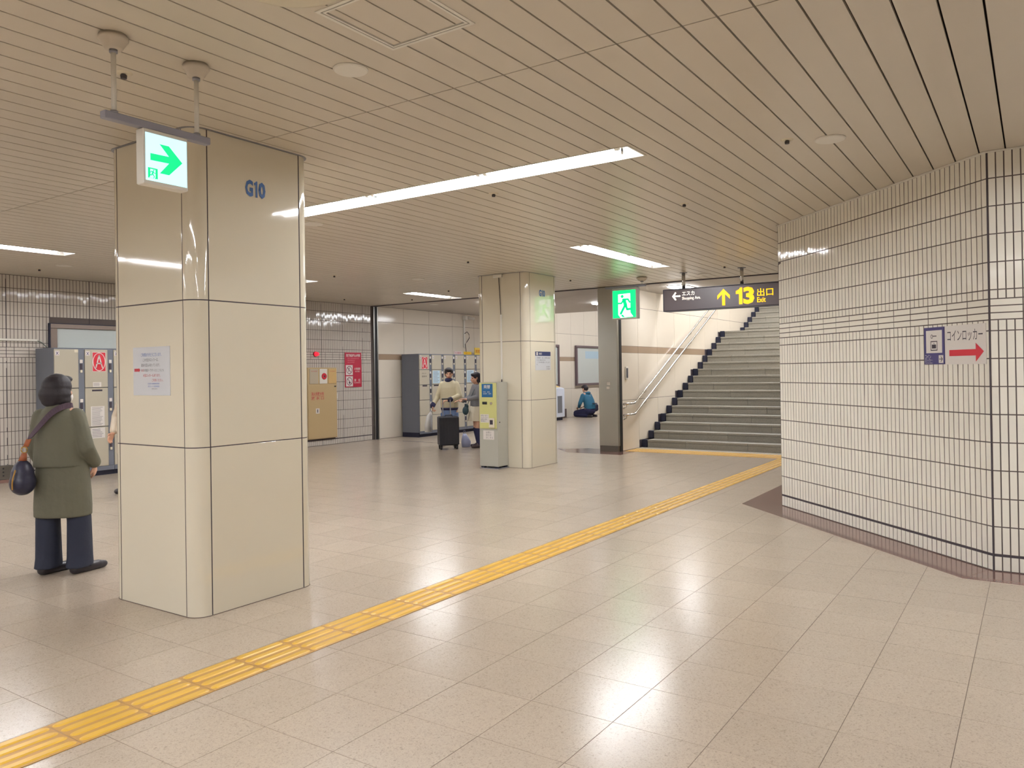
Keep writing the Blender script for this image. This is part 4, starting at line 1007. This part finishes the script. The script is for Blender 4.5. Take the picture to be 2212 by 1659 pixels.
m_creamc = mat('cream_cloth', (206, 196, 166), 0.8, noise=0.04, bump=0.3, bscale=10); m_jeans = mat('blue_jeans', (112, 134, 176), 0.8, noise=0.08, nscale=12)
m_navyc = mat('navy_cloth', (34, 36, 72), 0.8); m_greyc = mat('grey_knit', (118, 118, 122), 0.9, noise=0.08, nscale=30)
m_skirt = mat('white_skirt', (214, 204, 182), 0.8, bump=0.3, bscale=20); m_teal = mat('teal_jacket', (38, 100, 128), 0.7, noise=0.08, nscale=9, bump=0.3, bscale=10)
m_mask = mat('mask_white', (226, 222, 218), 0.8)

# ---- woman in olive, seen from behind (own space: x right, y forward)
def person(label, loc, face, group=None):
    return thing('person', label, 'person', loc, group, face-PI/2)
W1 = person('woman in olive caped coat and navy trousers, seen from behind with a round shoulder bag', (2.975, 6.065, 0), math.radians(38))
hg, T = head((-0.035, 0.035, 1.365), math.radians(-14), math.radians(-4), 0.98)
body = hg+[cap((-0.02, 0.01, 1.18), (-0.03, 0.025, 1.31), 0.055, 0.05), cap((-0.10, 0, 1.17), (0.06, 0, 1.17), 0.065, 0.065), cap((0, 0, 1.10), (0, 0, 0.88), 0.115, 0.115), cap((-0.06, 0, 0.84), (0.06, 0, 0.84), 0.11, 0.11)]
for sd in (-1, 1):
    body += [cap((sd*0.085, 0, 0.80), (sd*0.10, 0.01, 0.42), 0.085, 0.052), cap((sd*0.10, 0.01, 0.42), (sd*0.115, 0.0, 0.08), 0.05, 0.034), cap((sd*0.115, -0.02, 0.045), (sd*0.125, 0.14, 0.03), 0.032, 0.026)]
body += [cap((-0.155, 0, 1.165), (-0.190, -0.01, 0.93), 0.048, 0.036), cap((-0.190, -0.01, 0.93), (-0.17, 0.09, 0.77), 0.036, 0.024)]+hand((-0.17, 0.09, 0.77), (0.1, 0.5, -0.8), (0.9, 0, 0), 1, 0.6, 0.92)
body += [cap((0.105, 0, 1.165), (0.175, -0.03, 0.93), 0.048, 0.036), cap((0.175, -0.03, 0.93), (0.19, 0.09, 0.79), 0.036, 0.024)]+hand((0.19, 0.09, 0.79), (-0.2, 0.45, -0.8), (-0.9, 0, 0), -1, 0.6, 0.92)
skin('body', body, 0.006, SK, W1, 3, face_paint(T, 0.98))
coat = [loft([(0.0, 0.0, 0.425, 0.198, 0.135), (0.0, 0.0, 0.50, 0.200, 0.138), (0.0, 0, 0.66, 0.190, 0.140), (0, 0, 0.79, 0.180, 0.135), (0, 0, 0.86, 0.172, 0.130)], 28)]
skin('coat', coat, 0.009, m_olive, W1, 3)
sl = [loft([(-0.01, -0.004, 0.80, 0.185, 0.148), (-0.012, -0.002, 0.86, 0.180, 0.144), (-0.015, 0, 0.98, 0.170, 0.134), (-0.02, 0, 1.10, 0.162, 0.120), (-0.022, 0, 1.18, 0.140, 0.098), (-0.025, 0.005, 1.235, 0.09, 0.078), (-0.03, 0.012, 1.275, 0.072, 0.070)], 28)]
for sd, el, wr in ((-1, (-0.195, -0.012, 0.93), (-0.18, 0.075, 0.80)), (1, (0.190, -0.035, 0.93), (0.195, 0.075, 0.815))):
    sl += [cap((sd*0.125-0.022, 0, 1.165), el, 0.066, 0.056), cap(el, wr, 0.056, 0.048)]
skin('coat_cape', sl, 0.008, m_olive, W1, 4)
part('coat_collar', loft([(-0.028, 0.012, 1.235, 0.085, 0.080), (-0.03, 0.014, 1.285, 0.074, 0.074), (-0.03, 0.014, 1.29, 0.062, 0.062)], 24), m_olive, W1, True, local=True)
tr = [loft([(0, 0, 0.60, 0.15, 0.11), (0, 0, 0.45, 0.16, 0.11)])]
for sd, dx in ((-1, -0.005), (1, 0.01)):
    c = sd*0.105+dx
    tr.append(loft([(c, 0.0, 0.048, 0.086, 0.110), (c, 0.005, 0.12, 0.082, 0.098), (c, 0.0, 0.40, 0.078, 0.086), (sd*0.09, 0, 0.62, 0.085, 0.095)], 22))
skin('trousers', tr, 0.008, m_trous, W1, 3)
for sd in (-1, 1):
    c = sd*0.115
    skin('shoe', [cap((c-0.01, -0.055, 0.037), (c+0.085, 0.105, 0.032), 0.038, 0.036), cap((c+0.085, 0.105, 0.030), (c+0.11, 0.15, 0.026), 0.036, 0.026), cap((c, -0.05, 0.05), (c, -0.02, 0.075), 0.034, 0.036)], 0.006, m_shoe, W1, 2)
hr = [ell(T(0, -0.030, 0.025), (0.102, 0.108, 0.100), 20), ell(T(0, -0.045, -0.035), (0.112, 0.096, 0.095), 18), ell(T(-0.055, -0.025, -0.075), (0.058, 0.075, 0.055), 14), ell(T(0.055, -0.025, -0.075), (0.052, 0.070, 0.055), 14), ell(T(0, -0.07, -0.085), (0.08, 0.05, 0.05), 14), ell(T(0, 0.045, 0.085), (0.062, 0.05, 0.03), 14)]
skin('hair', hr, 0.007, m_hair, W1, 3)
R_h = Matrix.Rotation(math.radians(-14), 3, 'Z')
skin('face_mask', [ell(T(0, 0.070, -0.052), (0.055, 0.046, 0.050), 16, R_h)], 0.005, m_mask, W1, 2)
B1 = thing('shoulder_bag', 'round dark shoulder bag with tan tabs worn by the woman in olive', 'bag', (2.975, 6.065, 0), None, math.radians(38)-PI/2)
bx, by, bz = -0.190, -0.185, 0.745
skin('bag_body', [ell((bx, by, bz), (0.075, 0.085, 0.125), 20), ell((bx, by, bz-0.04), (0.085, 0.098, 0.095), 20)], 0.008, m_bag, B1, 3)
part('tan_tab', loft([(bx, by, bz+0.115, 0.028, 0.026), (bx+0.01, by+0.005, bz+0.17, 0.018, 0.012)], 12), m_tan, B1, True, local=True)
part('ring', tube([(bx+0.015+0.022*math.cos(a*PI/6), by-0.004, bz+0.195+0.022*math.sin(a*PI/6)) for a in range(13)], 0.004, 6), m_gold, B1, True, local=True)
part('tan_tab', loft([(bx+0.02, by+0.005, bz+0.215, 0.020, 0.008), (bx+0.04, by+0.012, bz+0.27, 0.020, 0.008)], 12), m_tan, B1, True, local=True)
def ribbon(pts, wd, th):
    P_ = [Vector(pts[0])]+[Vector(p) for p in pts]+[Vector(pts[-1])]; out = []
    for i in range(1, len(P_)-2):
        for k in range(5):
            t = k/5; a, b, c, d = P_[i-1:i+3]
            out.append(0.5*((2*b)+(c-a)*t+(2*a-5*b+4*c-d)*t*t+(3*b-a-3*c+d)*t*t*t))
    pts = out+[P_[-1]]; g = G(); n = len(pts)
    for i, p in enumerate(pts):
        p = Vector(p); t = (Vector(pts[min(i+1, n-1)])-Vector(pts[max(i-1, 0)])).normalized(); out = Vector((p.x, p.y, 0)).normalized() if (p.x or p.y) else Vector((0, -1, 0)); sd = t.cross(out).normalized()
        for a, b in ((-1, 0), (1, 0), (1, 1), (-1, 1)): g.v.append(tuple(p+sd*wd/2*a+out*th*b))
    for i in range(n-1):
        for k in range(4): a = i*4+k; b = i*4+(k+1) % 4; g.f.append((a, b, b+4, a+4))
    g.f += [(3, 2, 1, 0), (n*4-4, n*4-3, n*4-2, n*4-1)]; g.m = [0]*len(g.f); return g
part('strap', ribbon([(bx+0.035, by+0.012, bz+0.265), (-0.145, -0.158, 1.03), (-0.09, -0.150, 1.10), (-0.02, -0.128, 1.19), (0.03, -0.092, 1.235), (0.062, -0.02, 1.250), (0.05, 0.06, 1.225), (0.02, 0.13, 1.13)], 0.042, 0.006), m_strap, B1, local=True)
part('zip', ribbon([(bx+0.000, by-0.088, bz+0.06), (bx-0.012, by-0.105, bz-0.02), (bx-0.016, by-0.100, bz-0.08)], 0.008, 0.006), m_gold, B1, local=True)

def stander(P, top, headyaw, headpitch, s, hairf, arms, legs, hoff=(0, 0.02)):
    """generic body; s = height / 1.55"""
    hc = (hoff[0], hoff[1], top-0.125*s); hg, T = head(hc, headyaw, headpitch, s*0.98)
    b = list(hg); sh = top-0.315*s; hp = 0.84*s
    b += [cap((0, 0, sh+0.01), (hc[0], hc[1]-0.01, hc[2]-0.06), 0.05*s, 0.047*s), cap((-0.09*s, 0, sh-0.03), (0.09*s, 0, sh-0.03), 0.048*s, 0.048*s), cap((0, 0, sh-0.08), (0, 0, hp+0.1), 0.10*s, 0.095*s), cap((-0.045*s, 0, hp), (0.045*s, 0, hp), 0.09*s, 0.09*s)]
    for (hx, kn, an) in legs: b += [cap((hx, 0, hp-0.06), kn, 0.078*s, 0.052*s), cap(kn, an, 0.055*s, 0.036*s), cap((an[0], an[1]-0.02, 0.045), (an[0], an[1]+0.13*s, 0.03), 0.032, 0.026)]
    for sd, el, wr, hd, pn, curl in arms: b += [cap((sd*0.12*s, 0, sh-0.035), el, 0.042*s, 0.036*s), cap(el, wr, 0.038*s, 0.026*s)]+hand(wr, hd, pn, sd, curl, s)
    skin('body', b, 0.0075, SK, P, 3, face_paint(T, s))
    skin('hair', hairf(T, s), 0.008, m_hair, P, 3)
    return T, sh

# ---- man in the cream jacket behind the suitcase, facing the viewer
d0 = Vector((math.cos(YAW+0.0805), math.sin(YAW+0.0805), 0))
pm = d0*15.55
MB = person('man in cream jacket and jeans standing behind the black suitcase', (pm.x, pm.y, 0), math.radians(180)+YAW+0.0805-0.25)
lg = [(-0.09, (-0.10, 0.02, 0.46), (-0.11, 0.0, 0.08)), (0.09, (0.10, 0.02, 0.46), (0.11, 0.0, 0.08))]
armsB = [(1, (0.235, 0.02, 0.98), (0.30, 0.13, 0.80), (0.0, 0.3, -0.95), (-1, 0, 0), 1.1), (-1, (-0.225, 0.06, 0.99), (-0.04, 0.27, 0.92), (0.8, 0.5, -0.2), (0, 0, -1), 0.7)]
hairM = lambda T, s: [ell(T(0, -0.020, 0.045), (0.088*s, 0.100*s, 0.088*s), 18), ell(T(0, -0.045, 0.0), (0.088*s, 0.078*s, 0.085*s), 16), ell(T(0, 0.055, 0.090), (0.064*s, 0.040*s, 0.028*s), 14)]
T, sh = stander(MB, 1.555, 0.25, -0.10, 1.0, hairM, armsB, lg)
jk = [loft([(0, 0, 0.755, 0.172, 0.140), (0, 0, 0.84, 0.178, 0.145), (0, 0, 1.02, 0.175, 0.138), (0, 0, 1.16, 0.172, 0.13), (0, 0, 1.25, 0.145, 0.11), (0, 0.01, 1.305, 0.09, 0.09)], 26),
      cap((0.14, 0, sh-0.02), (0.235, 0.02, 0.985), 0.068, 0.056), cap((0.235, 0.02, 0.985), (0.30, 0.115, 0.83), 0.055, 0.046), cap((-0.14, 0, sh-0.02), (-0.225, 0.06, 0.995), 0.068, 0.056), cap((-0.225, 0.06, 0.995), (-0.08, 0.245, 0.93), 0.055, 0.046)]
skin('jacket', jk, 0.009, m_creamc, MB, 4)
part('hem_band', loft([(0, 0, 0.715, 0.160, 0.130), (0, 0, 0.765, 0.176, 0.144)], 28), m_navyc, MB, True, local=True)
part('cuff', cap((0.298, 0.108, 0.842), (0.303, 0.128, 0.812), 0.051, 0.046), m_navyc, MB, True, local=True); part('cuff', cap((-0.088, 0.238, 0.932), (-0.062, 0.258, 0.926), 0.051, 0.046), m_navyc, MB, True, local=True)
part('scarf', loft([(0, 0.02, 1.265, 0.090, 0.085), (0, 0.03, 1.31, 0.080, 0.084), (0, 0.03, 1.345, 0.066, 0.072)], 22), m_navyc, MB, True, local=True)
jn = [loft([(0, 0, 0.62, 0.15, 0.11), (0, 0, 0.74, 0.165, 0.12)])]+[loft([(s_*0.11, 0, 0.06, 0.068, 0.085), (s_*0.105, 0.01, 0.42, 0.078, 0.085), (s_*0.09, 0, 0.66, 0.09, 0.10)], 20) for s_ in (-1, 1)]
skin('jeans', jn, 0.009, m_jeans, MB, 3)
for s_ in (-1, 1): skin('shoe', [cap((s_*0.11, -0.05, 0.042), (s_*0.12, 0.13, 0.035), 0.042, 0.036)], 0.008, mat('white_shoe', (200, 196, 190), 0.5), MB, 2)
Q = thing('carrier_bag', 'white carrier bag held low by the man in the cream jacket', 'bag', (pm.x, pm.y, 0), None, MB.rotation_euler.z)
part('bag_body', loft([(0.385, 0.19, 0.30, 0.06, 0.135), (0.38, 0.19, 0.45, 0.065, 0.14), (0.36, 0.18, 0.62, 0.045, 0.12), (0.34, 0.17, 0.68, 0.016, 0.07)], 20), mat('bag_white', (214, 212, 208), 0.5, bump=0.4, bscale=12), Q, True, local=True)
part('handle', tube([(0.345, 0.12, 0.66), (0.315, 0.15, 0.735), (0.318, 0.18, 0.74), (0.345, 0.22, 0.66)], 0.006), MATS['bag_white'], Q, True, local=True)

# ---- woman in the grey top beside the far column, turned left
d1 = Vector((math.cos(YAW+0.0455), math.sin(YAW+0.0455), 0)); pw = d1*15.15
WC = person('woman in grey top, white skirt and navy knee socks beside the far column', (pw.x, pw.y, 0), YAW+math.radians(112))
lgc = [(-0.07, (-0.08, 0.03, 0.42), (-0.085, 0.0, 0.07)), (0.07, (0.08, 0.00, 0.42), (0.085, -0.05, 0.07))]
armsC = [(1, (0.20, 0.05, 0.99), (0.13, 0.27, 0.90), (-0.1, 0.95, 0.1), (0, 0, -1), 0.35), (-1, (-0.20, 0.05, 0.99), (-0.12, 0.25, 0.94), (0.1, 0.95, 0.15), (0, 0, -1), 0.35)]
hairW = lambda T, s: [ell(T(0, -0.022, 0.04), (0.088*s, 0.100*s, 0.09*s), 18), ell(T(0, -0.05, -0.02), (0.088*s, 0.075*s, 0.10*s), 16), ell(T(0, 0.052, 0.080), (0.062*s, 0.040*s, 0.034*s), 14), ell(T(0, -0.075, -0.10), (0.06*s, 0.05*s, 0.09*s), 12)]
T, sh = stander(WC, 1.46, 0.0, -0.12, 0.95, hairW, armsC, lgc)
tp_ = [loft([(0, 0, 0.80, 0.155, 0.125), (0, 0, 0.95, 0.155, 0.12), (0, 0, 1.08, 0.155, 0.115), (0, 0, 1.165, 0.14, 0.10), (0, 0.01, 1.225, 0.075, 0.075)], 24)]
for s_, e_, w_ in ((1, (0.205, 0.05, 0.985), (0.14, 0.235, 0.905)), (-1, (-0.205, 0.05, 0.985), (-0.13, 0.215, 0.945))): tp_ += [cap((s_*0.145, 0, sh-0.01), e_, 0.064, 0.052), cap(e_, w_, 0.052, 0.042)]
skin('top', tp_, 0.009, m_greyc, WC, 3)
n = 36; g = G(); rs = [(0.52, 0.205, 0.185, 0.05), (0.66, 0.185, 0.165, 0.03), (0.83, 0.135, 0.115, 0.0)]
for z, rx, ry, wv in rs: g.v += [((rx*(1+wv*math.sin(9*2*PI*i/n)))*math.cos(2*PI*i/n), (ry*(1+wv*math.sin(9*2*PI*i/n)))*math.sin(2*PI*i/n), z) for i in range(n)]
for k in range(2):
    for i in range(n): g.f.append((k*n+i, k*n+(i+1) % n, (k+1)*n+(i+1) % n, (k+1)*n+i))
g.f.append(tuple(range(2*n, 3*n))); g.m = [0]*len(g.f)
part('skirt', g, m_skirt, WC, True, local=True)
for hx, kn, an in lgc:
    part('sock', cap((kn[0], kn[1], 0.355), (an[0], an[1], 0.08), 0.056, 0.040, 16), m_navyc, WC, True, local=True)
    skin('shoe', [cap((an[0], an[1]-0.035, 0.04), (an[0], an[1]+0.13, 0.034), 0.040, 0.034), cap((an[0], an[1]-0.02, 0.05), (an[0], an[1]+0.03, 0.065), 0.036, 0.034)], 0.007, mat('brown_shoe', (64, 52, 58), 0.35), WC, 2)
Q = thing('pouch_bag', 'small dark green drawstring bag on the woman with white skirt', 'bag', (pw.x, pw.y, 0), None, WC.rotation_euler.z)
skin('pouch_body', [ell((-0.02, 0.24, 0.72), (0.085, 0.06, 0.085), 16), ell((-0.02, 0.22, 0.80), (0.05, 0.04, 0.05), 12)], 0.009, mat('bag_green', (34, 60, 68), 0.5), Q, 2)
part('strap', tube([(-0.02, 0.20, 0.84), (-0.06, 0.14, 0.98), (-0.10, 0.085, 1.12), (-0.09, 0.04, 1.20)], 0.006), MATS['bag_green'], Q, True, local=True)
part('ribbon', cap((-0.05, 0.25, 0.86), (0.01, 0.25, 0.86), 0.012, 0.012, 8), m_signw, Q, True, local=True)

# ---- person half hidden behind the nearest column
WD = person('person in pale cream coat almost hidden behind the nearest column', (5.475, 9.44, 0), YAW+math.radians(150))
T, sh = stander(WD, 1.50, 0.0, 0.0, 0.97, hairW, [(1, (0.29, 0.0, 0.95), (0.20, 0.12, 0.76), (0, 0.5, -0.8), (-1, 0, 0), 0.5), (-1, (-0.22, 0.0, 0.98), (-0.20, 0.12, 0.78), (0, 0.5, -0.8), (1, 0, 0), 0.5)], lg)
skin('coat', [loft([(0, 0, 0.50, 0.20, 0.15), (0, 0, 0.8, 0.19, 0.14), (0, 0, 1.1, 0.185, 0.125), (0, 0, 1.19, 0.16, 0.10), (0, 0.01, 1.25, 0.08, 0.075)], 24), cap((0.15, 0, sh), (0.30, 0, 0.95), 0.07, 0.068), cap((0.30, 0, 0.95), (0.215, 0.10, 0.79), 0.066, 0.052), cap((-0.15, 0, sh), (-0.232, 0, 0.98), 0.07, 0.06), cap((-0.232, 0, 0.98), (-0.208, 0.10, 0.82), 0.058, 0.048)], 0.01, mat('pale_coat', (206, 192, 172), 0.8), WD, 3)
skin('trousers', [loft([(0, 0, 0.5, 0.15, 0.11), (0, 0, 0.6, 0.16, 0.12)])]+[loft([(s_*0.11, 0, 0.05, 0.06, 0.08), (s_*0.10, 0, 0.55, 0.09, 0.1)], 18) for s_ in (-1, 1)], 0.01, m_trous, WD, 2)
for s_ in (-1, 1): skin('shoe', [cap((s_*0.11, -0.05, 0.042), (s_*0.12, 0.13, 0.035), 0.042, 0.036)], 0.009, m_shoe, WD, 2)

# ---- man kneeling in the far passage, seen from behind, facing left-away
kd = Vector((math.cos(YAW-0.0940), math.sin(YAW-0.0940), 0)); pk = kd*24.55
MK = person('man in teal jacket and dark trousers kneeling on the floor in the far passage', (pk.x, pk.y, 0), YAW+math.radians(44))
hg, T = head((0.03, 0.07, 0.885), 0.0, -0.45, 1.0)
b = hg+[cap((0, 0.0, 0.70), (0.02, 0.045, 0.83), 0.06, 0.052), cap((-0.12, -0.02, 0.70), (0.12, -0.02, 0.70), 0.07, 0.07), cap((0, -0.06, 0.60), (0, -0.13, 0.32), 0.13, 0.12), cap((-0.08, -0.14, 0.24), (0.08, -0.14, 0.24), 0.115, 0.115)]
for sd in (-1, 1):
    b += [cap((sd*0.09, -0.13, 0.20), (sd*0.13, 0.28, 0.13), 0.09, 0.062), cap((sd*0.13, 0.28, 0.08), (sd*0.11, -0.10, 0.06), 0.056, 0.045), cap((sd*0.11, -0.12, 0.05), (sd*0.11, -0.28, 0.045), 0.036, 0.03),
          cap((sd*0.17, -0.01, 0.68), (sd*0.25, 0.03, 0.44), 0.052, 0.04), cap((sd*0.25, 0.03, 0.44), (sd*0.12, 0.20, 0.32), 0.038, 0.027)]+hand((sd*0.12, 0.20, 0.32), (-sd*0.4, 0.9, -0.2), (0, 0, -1), sd, 0.6)
skin('body', b, 0.008, SK, MK, 3, face_paint(T))
skin('hair', hairM(T, 1.0), 0.009, m_hair, MK, 3)
skin('jacket', [loft([(0, -0.15, 0.27, 0.185, 0.145), (0, -0.14, 0.40, 0.195, 0.150), (0, -0.09, 0.56, 0.20, 0.14), (0, -0.04, 0.68, 0.19, 0.12), (0, -0.01, 0.74, 0.14, 0.09), (0.01, 0.01, 0.79, 0.075, 0.07)], 26), ell((0, -0.09, 0.76), (0.105, 0.06, 0.05), 16)]
     +[q for sd in (-1, 1) for q in (cap((sd*0.16, -0.01, 0.675), (sd*0.26, 0.03, 0.445), 0.078, 0.064), cap((sd*0.26, 0.03, 0.445), (sd*0.145, 0.17, 0.335), 0.060, 0.048))], 0.01, m_teal, MK, 4)
skin('trousers', [cap((-0.07, -0.15, 0.22), (0.07, -0.15, 0.22), 0.135, 0.135)]+[q for sd in (-1, 1) for q in (cap((sd*0.09, -0.12, 0.20), (sd*0.135, 0.30, 0.135), 0.108, 0.086), cap((sd*0.135, 0.30, 0.092), (sd*0.11, -0.12, 0.075), 0.088, 0.072))], 0.01, m_navyc, MK, 3)
for sd in (-1, 1): skin('shoe', [cap((sd*0.11, -0.15, 0.055), (sd*0.11, -0.31, 0.05), 0.046, 0.04)], 0.009, m_shoe, MK, 2)
Q = thing('waist_bag', 'dark blue tool bag hanging at the hip of the kneeling man', 'bag', (pk.x, pk.y, 0), None, MK.rotation_euler.z)
skin('bag_body', [ell((0.20, -0.22, 0.33), (0.075, 0.085, 0.125), 16), ell((0.20, -0.22, 0.26), (0.08, 0.09, 0.08), 14)], 0.01, m_bag, Q, 2)
part('strap', tube([(0.15, -0.20, 0.43), (0.06, -0.31, 0.44), (-0.06, -0.31, 0.44)], 0.014), m_bag, Q, True, local=True); part('buckle', box(0.15, 0.19, -0.335, -0.325, 0.40, 0.44, 0.002), m_signw, Q, local=True)

# ---- the suitcase
ds = Vector((math.cos(YAW+0.0827), math.sin(YAW+0.0827), 0)); ps = ds*14.98
SU = thing('suitcase', 'black wheeled suitcase with its handle pulled up', 'suitcase', (ps.x, ps.y, 0), None, YAW+0.0827-PI/2+0.18)
m_suit = mat('suitcase_black', (26, 28, 38), 0.35)
part('shell', box(-0.19, 0.19, -0.005, 0.13, 0.075, 0.625, 0.02), m_suit, SU, local=True); part('shell_half', box(-0.19, 0.19, -0.13, -0.012, 0.075, 0.625, 0.02), m_suit, SU, local=True)
part('zip_band', box(-0.186, 0.186, -0.012, -0.005, 0.08, 0.62), mat('zip_silver', (170, 172, 178), 0.4, metal=0.5), SU, local=True)
for k in range(6): part('rib', box(-0.15+0.056*k, -0.13+0.056*k, -0.1335, -0.1295, 0.12, 0.58, 0.0015), m_suit, SU, local=True)
part('top_handle', tube([(-0.07, -0.06, 0.62), (-0.065, -0.06, 0.65), (0.065, -0.06, 0.65), (0.07, -0.06, 0.62)], 0.011), m_suit, SU, True, local=True)
for sx in (-0.085, 0.06): part('telescopic_tube', box(sx-0.009, sx+0.009, 0.06, 0.074, 0.62, 0.945), m_alu, SU, local=True)
part('pull_handle', cap((-0.095, 0.067, 0.952), (0.070, 0.067, 0.952), 0.014, 0.014), m_suit, SU, True, local=True)
for sx in (-0.15, 0.15):
    for sy in (-0.085, 0.085):
        wg = cyl((sx-0.018, sy, 0.031), (sx+0.018, sy, 0.031), 0.031, n=16).join(box(sx-0.022, sx+0.022, sy-0.02, sy+0.02, 0.04, 0.08, 0.004))
        part('wheel', wg, m_black, SU, local=True)
pb = Vector((math.cos(YAW+0.0600), math.sin(YAW+0.0600), 0))*15.3
Q = thing('shopping_bag', 'pale blue and clear plastic shopping bag on the floor behind the suitcase', 'bag', (pb.x, pb.y, 0), None, YAW)
part('bag_body', loft([(0, 0, 0.004, 0.07, 0.085), (0, 0, 0.10, 0.08, 0.095), (0, 0.02, 0.20, 0.06, 0.06), (0, 0.03, 0.26, 0.02, 0.03)], 18), mat('bag_blue', (168, 174, 206), 0.3, bump=0.5, bscale=14), Q, True, local=True)
part('handle', tube([(0, 0.01, 0.25), (0, 0.02, 0.32), (0, 0.045, 0.32), (0, 0.05, 0.25)], 0.005), MATS['bag_blue'], Q, True, local=True)

bpy.data.objects.remove(_to)
